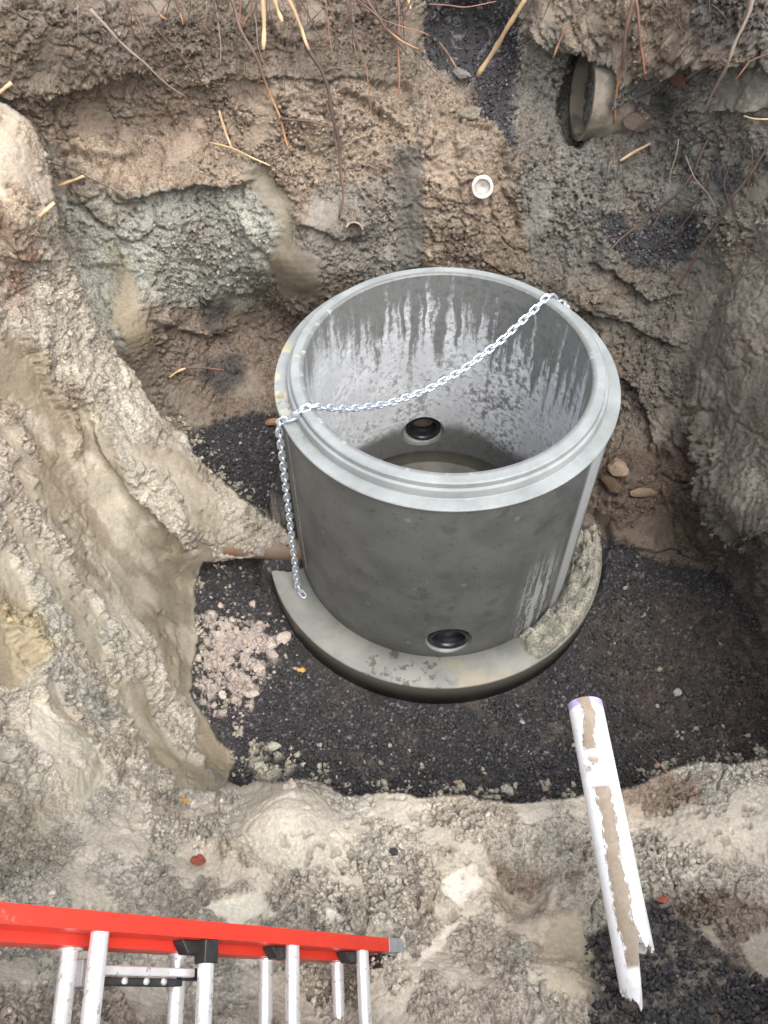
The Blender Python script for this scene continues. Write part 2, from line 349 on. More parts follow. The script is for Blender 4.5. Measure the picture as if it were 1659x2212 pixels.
# bucket grooves in the smooth left bank
for ln, w, A in [([(165,900),(230,1020),(330,1190),(400,1300)], 22, -.035), ([(225,985),(300,1090),(390,1190)], 12, -.03), ([(110,960),(180,1080),(260,1230),(330,1340)], 20, -.03), ([(40,1000),(90,1130),(180,1280)], 18, .02),
                 ([(560,350),(600,420),(625,480),(600,560)], 26, -.035), ([(300,1440),(330,1540),(420,1680)], 14, -.03), ([(250,1480),(300,1580),(380,1690)], 12, -.025), ([(355,1330),(380,1430),(375,1520)], 10, .02),
                 ([(30,700),(90,830),(140,920)], 20, -.03), ([(1560,300),(1480,480),(1400,620)], 10, -.02), ([(1650,480),(1560,640),(1500,760)], 12, -.02),([(870,330),(870,560)], 26, -.03),([(1075,280),(1095,420),(1110,520)],14,-.05)]:
    d, _, al = seg_dist(UX, UY, ln); D += A*(.45 if ln[0][0] < 500 and ln[0][1] > 600 else 1)*np.exp(-(d/w)**2)*sstep(0, .15, al)*sstep(0, .15, 1-al)
# soil kinds -------------------------------------------------------
K = .86
def C(r, g, b):
    c = np.array(lin((r, g, b))); l = c.mean(); return (l + (c-l)*.85)*K
TAN, PALE, GREEN, GREY, BROWN, DARK, RED, OLIVE, PINK = C(172,148,122), C(198,187,167), C(170,168,153), C(146,140,128), C(122,102,84), C(62,60,62), C(120,74,54), C(148,138,112), C(208,190,176)
col = np.empty(GX.shape+(3,)); col[:] = C(140,126,108)
smooth = np.zeros(GX.shape)
def paint(w, c): 
    global col
    w = np.clip(w, 0, 1)[..., None]; col = col*(1-w) + c*w
def sm(w, v=1.): 
    global smooth
    smooth = np.maximum(smooth, w*v)
grav = np.zeros(GX.shape)
paint(mN, PALE*1.0)
paint(sstep(150, 450, GY)*(1-mN)*.0, GREY)
paint(reg([(-60,-60),(900,-60),(900,180),(300,160),(0,200)], 25)*.6, BROWN)
paint(reg([(0,190),(260,150),(600,175),(900,190),(900,560),(690,560),(620,400),(480,400),(260,420),(130,330)], 16), TAN*.92)
paint(reg([(120,180),(400,170),(600,200),(420,260),(280,310),(120,290),(60,220)], 18)*.8, BROWN*1.05)
paint(reg([(200,400),(280,425),(430,405),(560,400),(625,480),(590,620),(520,660),(400,660),(300,640),(240,540),(180,460)], 14), GREEN)
paint(reg([(130,420),(220,440),(260,560),(320,660),(280,760),(220,720),(150,600)], 14), GREEN*.95)
paint(reg([(230,500),(270,560),(330,700),(290,770),(240,700),(225,600)], 10)*.7, OLIVE*.85)
w = reg([(520,350),(560,360),(625,430),(640,520),(680,560),(690,650),(600,640),(580,560),(610,490),(560,430)], 8); paint(w, OLIVE*.85); sm(w)
paint(reg([(680,400),(840,380),(905,460),(905,600),(640,600),(650,520)], 20)*.8, GREY*.9)
w = reg([(850,320),(910,320),(915,600),(860,600)], 14); paint(w*.75, GREY*.62); sm(w, .5)
w = reg([(910,-60),(1095,-60),(1110,100),(1120,330),(1060,260),(1010,150),(940,110),(915,60)], 7); paint(w, DARK*1.25); grav = np.maximum(grav, w)
paint(reg([(910,150),(1000,170),(1070,280),(1130,420),(1150,480),(1100,600),(910,600)], 16), TAN*.9)
paint(reg([(960,480),(1130,480),(1130,620),(960,620)], 22)*.5, BROWN)
paint(reg([(1110,100),(1250,60),(1659,120),(1800,500),(1600,500),(1480,640),(1200,640),(1120,450)], 25), GREY*.78)
paint(reg([(1180,320),(1350,330),(1480,420),(1380,480),(1180,460)], 25)*.7, GREY*1.1)
paint(reg([(1120,-60),(1700,-60),(1700,100),(1480,120),(1250,70)], 12)*.8, TAN*.85)
w = reg([(1480,-60),(1700,-60),(1700,110),(1560,80),(1490,40)], 14); paint(w*.7, DARK*1.6)
w = reg([(1300,455),(1350,460),(1370,500),(1420,470),(1500,465),(1510,520),(1450,590),(1370,570),(1300,500)], 8); paint(w, DARK*1.3); grav = np.maximum(grav, w)
w = reg([(1540,370),(1600,340),(1610,400),(1550,420)], 10); paint(w*.8, DARK*1.4)
paint(reg([(1130,600),(1659,560),(1700,1150),(1560,1150),(1500,1000),(1380,900),(1300,740)], 30)*.8, C(128,118,104))
paint(reg([(1290,960),(1500,960),(1560,1200),(1300,1190)], 16), BROWN*.95)
paint(reg([(1540,1130),(1700,1130),(1700,1450),(1600,1330)], 20)*.8, GREY*.7)
sm(reg([(1480,560),(1700,500),(1700,1120),(1600,1130),(1540,1000),(1470,800)], 40), .55)
w = reg([(1540,420),(1700,380),(1700,700),(1560,700)], 20); paint(w*.5, C(150,140,122))
paint(reg([(330,660),(430,650),(620,700),(600,900),(430,910),(380,840),(300,760)], 12), C(142,123,104))
for p in ([(420,640),(500,640),(495,740),(450,730),(430,690)], [(430,770),(520,760),(545,830),(470,850),(420,820)], [(330,1210),(430,1210),(430,1250),(340,1240)]):
    w = reg(p, 10); paint(w*.75, DARK*1.4)
# dark bedding gravel on the floor
w = reg([(405,930),(540,890),(700,880),(1300,1150),(1420,1215),(1560,1230),(1659,1380),(2200,1500),(2200,1800),(400,1800),(400,1210),(640,1205),(560,1110),(410,985)], 8)*(1-mN)
paint(w, DARK); grav = np.maximum(grav, w)
w = reg([(1300,1300),(1560,1280),(1700,1400),(1700,1700),(1350,1690),(1400,1560),(1300,1450)], 50)*(.55+.9*fbm(PX, .9, 3, 5.))*(1-mN); mud = np.clip(w, 0, .9); paint(mud, C(104,88,76)); grav = grav*(1-.75*mud)
w = reg([(420,1200),(640,1205),(700,1700),(1400,1720),(1300,1300),(900,1500)], 60)*sstep(.0, .3, fbm(PX, 1.3, 5, 25., .6))*(1-mN); paint(np.clip(w, 0, 1)*.5, C(96,86,78)); grav = grav*(1-.4*w)
w = reg([(425,1330),(520,1325),(620,1370),(600,1440),(560,1480),(540,1560),(440,1540),(415,1440)], 14)*sstep(-.02, .22, fbm(PX, 3.2, 6, 3., .7) + .35*reg([(440,1330),(560,1340),(600,1400),(540,1520),(440,1520)], 30)-.1)*(1-mN); pinkw = w; paint(w*.9, PINK*.85); grav = grav*(1-w); D += w*.014; sm(w*.6)
w = reg([(530,1620),(600,1600),(640,1660),(600,1690),(530,1690)], 10)*sstep(-.1, .1, fbm(PX, 3, 4, 13.))*(1-mN); paint(w, PALE*.9); grav = grav*(1-w); D += w*.03
darker = (1-mN)*(1-grav)*(.11 + .20*sstep(950, 1300, GX) + .10*sstep(-.2, .3, fbm(PX, .7, 4, 99.))); g_ = col.mean(-1, keepdims=True); col = col*(1-darker[..., None]*.75); col = col*.88 + col.mean(-1, keepdims=True)*.12  # far layer soil toned down and greyed, most on the right
# left bank
paint(reg([(-60,220),(60,260),(120,400),(130,520),(60,640),(-60,600)], 14)*mN, C(190,166,138))
paint(reg([(-60,430),(60,500),(90,590),(60,690),(-60,640)], 18)*mN, RED*1.05)
paint(reg([(90,300),(130,500),(200,680),(340,880),(420,1000),(620,1140),(600,1190),(450,1190),(300,1050),(170,900),(60,700),(60,620)], 14)*mN, C(186,176,158))
w = reg([(-40,700),(60,720),(150,830),(215,900),(300,1080),(400,1190),(435,1290),(425,1450),(340,1400),(250,1290),(120,1180),(60,960),(-40,860)], 14)*mN; paint(w, C(156,142,118))
sm(reg([(165,890),(210,930),(250,1010),(390,1185),(430,1290),(420,1440),(350,1330),(280,1210),(200,1050)], 9), 1.)
sm(reg([(10,690),(70,780),(130,890),(120,960),(40,880),(0,780)], 8), .9); sm(reg([(60,1000),(130,1010),(240,1190),(310,1330),(280,1390),(180,1260),(90,1130)], 9), .8)
for p in ([(230,1480),(310,1480),(360,1600),(430,1660),(490,1710),(420,1720),(330,1640),(290,1560)], [(430,1540),(500,1570),(515,1620),(480,1680),(430,1660),(420,1590)], [(340,1290),(425,1290),(420,1520),(360,1500)]):
    w = reg(p, 8); sm(w); paint(w*.7*mN, OLIVE*.95)
paint(reg([(60,1250),(250,1340),(300,1500),(220,1600),(60,1560),(-40,1400)], 25)*mN*.8, GREEN*1.12)
paint(reg([(-60,1200),(60,1300),(110,1400),(20,1500),(-60,1480)], 18)*mN, C(186,168,128))
paint(reg([(30,1500),(160,1540),(240,1680),(180,1780),(60,1680)], 16)*mN*.8, PALE*1.1); sm(reg([(60,1560),(160,1590),(220,1690),(150,1740),(80,1660)], 16), .6)
paint(reg([(-60,1650),(140,1760),(160,1900),(-60,1900)], 30)*mN*.6, OLIVE*.85)
# near bench
sm(reg([(510,1740),(560,1720),(700,1720),(750,1830),(700,1890),(590,1900),(520,1830)], 14), .6)
w = reg([(1150,1960),(1250,1950),(1290,2060),(1290,2190),(1150,2140)], 14); paint(w*mN*.8, C(176,160,134)); sm(w, .75)
w = reg([(1060,1850),(1160,1860),(1195,1930),(1170,1990),(1110,2020),(1080,1960)], 14); paint(w*mN*.8, C(140,116,96))
w = reg([(1270,2020),(1400,1950),(1480,1990),(1620,2110),(1760,2100),(1760,2300),(1280,2300)], 10)*mN; paint(w, DARK*1.1); grav = np.maximum(grav, w); mud = w*sstep(-.15, .2, fbm(PX, 2.2, 4, 66., .6)); paint(mud*.7, C(88,80,72)); grav = grav*(1-.5*mud)
w = reg([(1430,1940),(1560,1920),(1760,1990),(1760,2130),(1600,2110)], 14)*mN; paint(w*.8, C(132,112,98))
paint(reg([(1270,1720),(1440,1670),(1540,1690),(1480,1760),(1280,1760)], 16)*mN*.7, C(140,112,88))
paint(reg([(900,1950),(1100,1980),(1120,2240),(880,2240)], 25)*mN*.6, C(190,170,152))
paint(sstep(.05, .35, fbm(P0, 2.4, 4, 70.))*mN*.35, C(186,160,132)); paint(sstep(.05, .3, fbm(P0, 3.1, 4, 90.))*.22*mN, GREEN)
paint(sstep(.08, .35, fbm(P0, 3.5, 4, 20.))*.35*(1-grav), BROWN); paint(sstep(.1, .3, fbm(P0, 5.5, 3, 120.))*.22*(1-grav), GREY)
upl = mN*(1-sstep(60, 260, GX-.0*GY))*(1-sstep(1000, 1500, GY)); paint(upl*.45, C(160,140,118))
w = reg([(160,880),(215,920),(300,1060),(400,1190),(435,1290),(430,1460),(340,1420),(260,1300),(190,1120)], 12)*mN; paint(w*.75, C(146,135,114)); sm(w, .95)
w = reg([(0,720),(60,760),(150,900),(200,1050),(250,1180),(200,1200),(110,1050),(40,900),(0,850)], 14)*mN; paint(w*.6, C(150,134,110)); sm(w, .8)
w = reg([(240,700),(270,560),(300,640),(330,720),(290,770)], 8)*(1-mN); paint(w*.7, C(150,134,106)); sm(w, .8)
col = col*(1 - .15*mN*(1-grav))[..., None]
UX0, UY0 = UX, UY
for p, c_ in (([(952,1905),(985,1880),(1030,1862),(1038,1888),(1044,1912),(1012,1930),(998,1958),(975,1945),(950,1938)], C(222,212,196)), ([(885,2110),(905,2080),(975,1985),(992,1990),(935,2080),(905,2112)], C(212,198,180)), ([(690,1990),(712,1962),(738,1972),(715,2005)], C(220,210,192)), ([(440,1960),(560,1930),(600,1980),(500,2010)], C(206,198,178))):
    UX, UY = GX + 6*fbm(PX, 5., 4, 9., .6), GY + 6*fbm(PX, 5., 4, 29., .6); w = reg(p, 4)*mN; paint(w*.92, c_*1.1); sm(w)
w = reg([(530,1740),(600,1718),(690,1722),(745,1790),(740,1850),(670,1890),(590,1880),(530,1820)], 7)*mN; paint(w*.35, C(196,186,164)); sm(w, .8)
w = reg([(230,1480),(310,1478),(330,1540),(400,1640),(480,1712),(400,1715),(320,1640),(270,1560)], 5)*mN; paint(w*.8, C(160,146,118)); sm(w)
w = reg([(432,1540),(500,1570),(514,1620),(480,1690),(430,1650),(425,1590)], 5)*mN; paint(w*.8, C(150,136,110)); sm(w)
w = reg([(1165,1980),(1250,1955),(1285,2060),(1240,2120),(1260,2180),(1180,2170),(1170,2090)], 6)*mN; paint(w*.8, C(182,166,140)); sm(w)
w = reg([(30,1530),(90,1540),(170,1620),(230,1690),(170,1760),(90,1700),(40,1620)], 8)*mN; paint(w*.7, C(196,188,166)); sm(w, .85)
w = reg([(195,985),(245,1010),(300,1110),(385,1200),(425,1300),(420,1400),(330,1300),(250,1180)], 6)*mN; paint(w*.7, C(144,134,114)); sm(w)
w = reg([(852,325),(912,318),(918,610),(858,610)], 6)*(1-mN); paint(w*.75, GREY*.42); sm(w, .6)
UX, UY = UX0, UY0
# crumbly relief -----------------------------------------------------
al_, ac_ = (GX*.55+GY*.835)/100, (GX*.835-GY*.55)/100
strk = fbm(np.stack([ac_*1.3, al_*.50, 0*GX+3.7], -1), 1., 4, 2.)         # bucket smears run down the left bank
lb = mN*(1-sstep(430, 560, GX))*(1-sstep(1650, 1850, GY))*sstep(480, 640, GY)
sm(lb*sstep(.02, .16, strk), .92); paint(lb*sstep(.05, .2, strk)*.55, C(158,144,120)); paint(lb*sstep(.05, .2, -strk)*.4, PALE)
iso = fbm(np.stack([GX/100, GY/100, 0*GX+9.1], -1), .75, 5, 6., .5)
sm(mN*(1-lb)*sstep(.0, .16, iso)*(1-grav), .85); sm((1-mN)*sstep(.12, .25, iso)*(1-grav), .7)
paint(mN*(1-lb)*sstep(.0, .14, iso)*.4*(1-grav), C(206,192,170))
rough = 1 - smooth; rg = rough*(1-.85*grav)
var = .60 + 1.0*sstep(-.3, .4, fbm(P0, 2.2, 3, 33.))
qc = P0 + .05*np.stack([fbm(P0, 7., 3, 3.), fbm(P0, 7., 3, 23.), fbm(P0, 7., 3, 43.)], -1)
f1, f2, idp = worley(qc, 5.5, 3.); cg = sstep(-.1, .2, fbm(P0, 1.5, 3, 83.)); cg = np.maximum(cg, .85*lb)
D += np.maximum(rg, .10*lb)*cg*(.040*(idp-.4) + .018)*sstep(.0, .14, f2-f1)
f1, f2, idq = worley(qc, 12., 33.); cg2 = sstep(-.05, .2, fbm(P0, 2.3, 3, 93.)); cg2 = np.maximum(cg2, .9*lb)
D += rg*cg2*(.022*(idq-.4) + .010)*sstep(.0, .2, f2-f1)
tvp = 1 + .16*(idp-.5)*cg + .14*(idq-.5)*cg2
D += .05*fbm(P0, 2.0, 3, 1.)*(1-.6*grav)*(1-.5*lb)
D += .034*fbm(P0, 6.0, 4, 2.)*(.15+.85*rg)*(1-.3*mN)
clod = sstep(-.05, .3, fbm(P0, 3.0, 3, 7.))                       # where loose clods gather
f1, f2, idc = worley(P0 + .02*fbm(P0, 20., 2)[..., None], 15., 5.); gate = sstep(.35, .75, idc)*clod
D += rg*var*.014*gate*sstep(.02, .30, f2-f1)*np.clip(1.05-f1, 0, 1)*(1-.4*mN)
q = P0 + np.stack([.006*fbm(P0, 60., 3, 3.), .006*fbm(P0, 60., 3, 23.), .006*fbm(P0, 60., 3, 43.)], -1)
f1, f2, idf = worley(q, 38., 9.)
D += rg*var*.008*(1-.6*mN)*sstep(.1, .6, idf)*(.25+.75*clod)*sstep(.02, .35, f2-f1)
f1, f2, idg = worley(q, 85., 19.)
D += rg*var*.0045*sstep(.02, .4, f2-f1)
tb = np.abs(fbm(P0, 16., 5, 31., .62)); D += rg*var*(.030*tb - .006)
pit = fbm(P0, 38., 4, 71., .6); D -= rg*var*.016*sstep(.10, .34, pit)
pit2 = fbm(P0, 90., 3, 77., .6); D -= rg*var*.006*sstep(.05, .3, pit2)
D += rg*.010*fbm(P0, 28., 5, 4., .65)
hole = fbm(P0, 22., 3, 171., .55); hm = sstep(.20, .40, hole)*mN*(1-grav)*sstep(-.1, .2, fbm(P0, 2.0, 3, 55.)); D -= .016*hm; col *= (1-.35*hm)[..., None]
crack = np.abs(fbm(P0, 4.2, 3, 44.)); D -= rg*.028*(1-sstep(0, .035, crack))*sstep(-.1, .25, fbm(P0, 1.7, 2, 61.))
D += grav*(.006*fbm(P0, 45., 3, 8.) + .008*sstep(.02, .4, f2-f1)*idg) + .012*grav*fbm(P0, 5., 3, 6.)
# fine tint variation
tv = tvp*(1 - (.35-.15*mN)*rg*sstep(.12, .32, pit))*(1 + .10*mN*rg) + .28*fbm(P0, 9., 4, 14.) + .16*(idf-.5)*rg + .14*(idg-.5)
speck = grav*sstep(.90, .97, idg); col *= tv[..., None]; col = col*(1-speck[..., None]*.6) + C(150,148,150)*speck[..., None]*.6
fade = np.minimum(1, .35 + .65*sstep(0, 30, ed))       # keep outlines of the layers crisp
P1 = P0 + N0*(D*fade)[..., None]
# keep the floor under the concrete base level
CX, CY = .272, 2.626; ZSLAB = .171
rr = np.hypot(P1[..., 0]-CX, P1[..., 1]-CY); k = (1-sstep(.87, .93, rr))*(P1[..., 1] < CY+.15)*(P1[..., 2] < .3)
P1[..., 2] = P1[..., 2]*(1-k) + (-.01)*k
k2 = (rr < .715); P1[..., 2] = np.where(k2 & (P1[..., 1] >= CY+.1), np.minimum(P1[..., 2], .1), P1[..., 2])
# soil banked against the back half of the base
yb = 2.395 + (P1[..., 0]-CX+.87)*.06 + .03*fbm(P1, 9., 3, 12.)
k3 = sstep(yb-.01, yb+.03, P1[..., 1])*sstep(.715, .73, rr)*(1-sstep(.91, 1.0, rr))
tgt = ZSLAB + .035 + .03*fbm(P1, 7., 3, 52.) + .10*sstep(2.5, 3.0, P1[..., 1])
P1[..., 2] = np.maximum(P1[..., 2], P1[..., 2]*(1-k3) + tgt*k3)
V = P1.reshape(-1, 3); idx = np.arange(NR*NC).reshape(NR, NC)
F = np.stack([idx[:-1, :-1], idx[1:, :-1], idx[1:, 1:], idx[:-1, 1:]], -1).reshape(-1, 4)
# level ground round the hole, out to the horizon
border = np.concatenate([idx[0, :-1], idx[:-1, -1], idx[-1, :0:-1], idx[:0:-1, 0]]); nb = len(border)
bc = V[border]; cen = np.array([0, 2.2, 0]); dirs = bc-cen; dirs[:, 2] = 0; dirs /= np.linalg.norm(dirs, axis=1, keepdims=True)+1e-9
r0 = np.linalg.norm((bc-cen)[:, :2], axis=1)
rings = []
for add, z in ((.25, 2.38), (1.2, 2.42), (8, 2.45), (120, 2.4)):
    q = cen + dirs*np.maximum(r0+add, 2.3+add)[:, None]; q[:, 2] = z; rings.append(q)
allV = np.concatenate([V]+rings); prev = border; Fs = [F]
for i in range(len(rings)):
    cur = NR*NC + i*nb + np.arange(nb); Fs.append(np.stack([prev, cur, np.roll(cur, -1), np.roll(prev, -1)], -1)); prev = cur
F = np.concatenate(Fs)[:, ::-1]
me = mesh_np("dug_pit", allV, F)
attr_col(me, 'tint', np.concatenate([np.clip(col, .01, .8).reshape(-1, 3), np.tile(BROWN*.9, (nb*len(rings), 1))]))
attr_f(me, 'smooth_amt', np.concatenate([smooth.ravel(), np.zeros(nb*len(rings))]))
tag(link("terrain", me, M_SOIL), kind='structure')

def surf(vx, vy, off=0.):
    """world point of the finished ground seen at a picture point, pulled 'off' metres towards the viewer"""
    i = int(np.argmin(np.abs(ys-vy))); j = int(np.argmin(np.abs(xs-vx))); p = P1[i, j]; v = p-np.array([0, 0, HC]); L = np.linalg.norm(v)
    d = raydir(vx, vy); d = d/np.linalg.norm(d); return Vector(np.array([0, 0, HC]) + d*(L-off))
def nrm(vx, vy):
    i = int(np.argmin(np.abs(ys-vy))); j = int(np.argmin(np.abs(xs-vx))); return Vector(N0[i, j])

# ------------------------------------------------------------------ loose crumbs and gravel (uncountable)
bmi = bmesh.new(); bmesh.ops.create_icosphere(bmi, subdivisions=1, radius=1); ICO = np.array([v.co[:] for v in bmi.verts]); ICF = np.array([[v.index for v in f.verts] for f in bmi.faces]); bmi.free()
def scatter(name, weight, n, smin, smax, tintf, mat, label, flat=.8, power=2.2, sink=.25):
    ww = weight.copy(); ww[:, :60] *= .1; ww[:60] *= .1; ww = ww.ravel()
    area = (P1[..., :]-np.array([0, 0, HC])); ww = ww/ww.sum()
    k = rng.choice(ww.size, n, p=ww); c = V[k]; nn = N0.reshape(-1, 3)[k]
    s = smin + (smax-smin)*rng.random(n)**power
    q = rng.normal(size=(n, 3, 3)); q, _ = np.linalg.qr(q)
    sh = ICO[None]*(1+.30*rng.normal(size=(n, len(ICO), 1))).clip(.5, 1.5)
    sh = sh*(rng.uniform(.55, 1.15, (n, 1, 3))); sh = np.einsum('nij,nkj->nki', q, sh)*s[:, None, None]
    pts = sh + (c + nn*(s*(flat-sink))[:, None])[:, None]
    Fa = (ICF[None] + (np.arange(n)*len(ICO))[:, None, None]).reshape(-1, 3)
    me = mesh_np(name, pts.reshape(-1, 3), Fa, smooth=False); attr_col(me, 'tint', np.repeat(tintf(k, n), len(ICO), 0))
    return tag(link(name, me, mat), label, kind='stuff')
notmh = (rr > .93) | (P1[..., 2] > .5)
cflat = col.reshape(-1, 3)
scatter("soil_crumbs", rg*(var**2)*(rough > .5)*notmh*(.12+clod)*(1-.35*mN), 20000, .0022, .015, lambda k, n: np.clip(cflat[k]*rng.uniform(.8, 1.2, (n, 1)), .01, .8), M_CRUMB, None, flat=.35, power=3.5)
fringe = (1-mN)*np.exp(-(ed/26)**2)*(GY > 900)*notmh + .8*(1-mN)*np.exp(-(ed/70)**2)*(GY > 900)*notmh*sstep(0,.3,fbm(PX, 2., 3, 8.))
scatter("spilled_crumbs", fringe*sstep(-.05, .25, fbm(PX, 2.6, 3, 8.)), 1500, .0025, .018, lambda k, n: np.tile(PALE*.85, (n, 1))*rng.uniform(.6, 1.1, (n, 1)), M_CRUMB, None, flat=.6, power=3)
scatter("pink_clay_crumbs", (reg([(415,1320),(520,1310),(630,1360),(610,1450),(560,1500),(540,1600),(430,1560),(405,1440)], 40)+pinkw*2)*(1-mN), 520, .003, .024, lambda k, n: np.tile(PINK*.82, (n, 1))*rng.uniform(.8, 1.05, (n, 1)), M_CRUMB, None, flat=.22, power=2.2)
def gt(k, n):
    b = rng.uniform(.7, 2.0, (n, 1)); hi = rng.random((n, 1)) > .985; b = b*np.array([1, .97, .93]); return np.where(hi, C(160,154,146)*rng.uniform(.6, 1, (n, 1)), DARK*b)
scatter("bedding_gravel", grav*notmh*(1-.5*mN), 15000, .0035, .0125, gt, M_STONE, None, power=2.2)

# ------------------------------------------------------------------ precast concrete manhole base
ZS, ZSH, ZT = .171, 1.341, 1.411          # slab top, shoulder, top of the inner tongue
def mat_barrel():
    n = NT("wet_concrete"); o = n.tc.outputs['Object']; X, Y, Zz = n.sep(o)
    r = n.ma('SQRT', n.ma('ADD', n.ma('MULTIPLY', X, X), n.ma('MULTIPLY', Y, Y))); th = n.ma('ARCTAN2', Y, X)
    inner = n.ss(r, .63, .615); outer = n.ma('MULTIPLY', n.ss(r, .718, .722), n.ss(Zz, ZSH-.006, ZSH-.010))
    fine = n.noise(o, 60, 6, .6); big = n.noise(o, 5, 5, .6); sp = n.noise(o, 26, 4, .6)
    # inside: pale dry wall, dark wet runs from the top, damp speckles, dark foot
    dx = n.ma('MULTIPLY', n.noise(o, 9, 3), 1.2)
    sv = n.comb(n.ma('ADD', n.ma('MULTIPLY', n.ma('COSINE', th), 11), dx), n.ma('MULTIPLY', n.ma('SINE', th), 11), n.ma('MULTIPLY', Zz, 1.1))
    st = n.noise(sv, 1.35, 5, .6); st2 = n.noise(n.comb(n.ma('MULTIPLY', n.ma('COSINE', th), 3), n.ma('MULTIPLY', n.ma('SINE', th), 3), n.ma('MULTIPLY', Zz, .3)), 1.3, 3)
    left = n.ma('ADD', n.ma('MULTIPLY', n.ss(n.ma('COSINE', n.ma('SUBTRACT', th, 1.42)), .2, 1.0), .8), n.ma('MULTIPLY', n.ss(n.ma('COSINE', th), .1, .7), .5))                    # the left flank stays drier
    reach = n.ma('MULTIPLY', n.ma('ADD', n.ma('MULTIPLY', n.ss(st, .30, .70), .50), n.ma('MULTIPLY', st2, .18)), n.ma('ADD', .45, n.ma('MULTIPLY', left, .75)))
    dtop = n.ma('SUBTRACT', 1.40, Zz)
    wet = n.ss(n.ma('ADD', n.ma('SUBTRACT', reach, dtop), n.ma('MULTIPLY', n.ma('SUBTRACT', n.noise(o, 40, 7, .75), .5), .55)), -.12, .16)
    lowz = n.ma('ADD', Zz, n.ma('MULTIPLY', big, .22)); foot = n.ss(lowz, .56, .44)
    speck = n.ma('MULTIPLY', n.ss(n.ma('ADD', n.noise(o, 34, 7, .72), n.ma('MULTIPLY', n.noise(o, 5, 4), .45)), .69, .88), n.ma('ADD', .35, n.ma('MULTIPLY', left, .6)))
    pale = n.mix(n.ss(big, .35, .65), (.48, .49, .505), (.64, .655, .675))
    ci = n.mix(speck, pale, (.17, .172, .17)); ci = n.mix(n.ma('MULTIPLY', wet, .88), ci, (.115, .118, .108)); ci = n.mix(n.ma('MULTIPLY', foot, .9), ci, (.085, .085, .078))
    # outside: evenly wet and dark, lime streaks on the right flank
    co = n.mix(n.ss(big, .35, .65), (.098, .103, .100), (.132, .138, .134))
    co = n.mix(n.ma('MULTIPLY', n.ss(n.noise(o, 9, 5, .6), .57, .66), .45), co, (.06, .062, .06))
    co = n.mix(n.ma('MULTIPLY', n.ss(n.vor(o, 5.5), .10, .03), .35), co, (.30, .31, .31))
    co = n.mix(n.ma('MULTIPLY', n.ss(n.vor(o, 27), .20, .08), .6), co, (.035, .035, .035)); co = n.mix(n.ma('MULTIPLY', n.ss(n.noise(n.comb(X, Y, n.ma('MULTIPLY', Zz, .25)), 16, 4, .6), .55, .75), .25), co, (.15, .15, .145))
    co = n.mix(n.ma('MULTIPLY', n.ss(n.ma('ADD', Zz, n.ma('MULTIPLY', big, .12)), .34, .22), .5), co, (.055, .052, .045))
    lime = n.noise(n.comb(n.ma('MULTIPLY', th, 24), 0, n.ma('MULTIPLY', Zz, 1.6)), 1.0, 5, .7); l2 = n.noise(o, 45, 3, .7)
    def win(a0, a1, s=.03): return n.ma('MULTIPLY', n.ss(th, a0-s, a0+s), n.ss(th, a1+s, a1-s))
    k1 = n.ma('MULTIPLY', win(-.70, -.50), n.ss(n.ma('ADD', lime, n.ma('MULTIPLY', l2, .35)), .44, .62))
    k2 = n.ma('MULTIPLY', n.ma('MULTIPLY', win(-1.06, -.78, .05), n.ss(Zz, .95, .5)), n.ss(n.ma('ADD', lime, n.ma('MULTIPLY', l2, .5)), .70, .80))
    co = n.mix(n.ma('MAXIMUM', n.ma('MULTIPLY', k1, .85), n.ma('MULTIPLY', k2, .7)), co, (.50, .52, .54))
    # seating faces
    ct = n.mix(n.ss(big, .3, .7), (.205, .22, .22), (.30, .32, .32)); ct = n.mix(n.ma('MULTIPLY', n.ss(fine, .5, .7), .25), ct, (.25, .25, .24))
    yl = n.ma('MULTIPLY', n.ss(n.ma('COSINE', th), -.93, -.98), n.ss(n.noise(o, 14, 3, .5), .50, .56)); ct = n.mix(n.ma('MULTIPLY', yl, .55), ct, (.55, .46, .24))
    g = n.ma('MULTIPLY', n.ss(n.ma('COSINE', th), -.80, -.90), n.ss(n.noise(o, 30, 4, .6), .52, .6)); ct = n.mix(n.ma('MULTIPLY', g, n.ma('MULTIPLY', n.ss(r, .67, .69), n.ma('MULTIPLY', n.ss(n.ma('SINE', th), -.10, -.2), .8))), ct, (.14, .12, .10))
    ch = n.ma('MULTIPLY', n.ss(n.vor(o, 13), .09, .03), n.ss(n.noise(o, 7, 3), .45, .55)); ct = n.mix(n.ma('MULTIPLY', ch, .75), ct, (.09, .085, .08)); ct = n.mix(n.ma('MULTIPLY', n.ss(n.noise(o, 3.5, 4, .6), .5, .68), .35), ct, (.16, .168, .165))
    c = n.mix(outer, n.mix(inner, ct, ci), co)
    ht = n.ma('ADD', n.ma('MULTIPLY', fine, .6), n.ma('MULTIPLY', n.noise(o, 240, 3), .4)); n.bump(ht, .35, .004)
    rough = n.ma('ADD', .42, n.ma('MULTIPLY', n.ma('MULTIPLY', inner, n.ma('SUBTRACT', 1, wet)), .3))
    return n.fin(c, rough, spec=.4)
M_BARREL = mat_barrel()
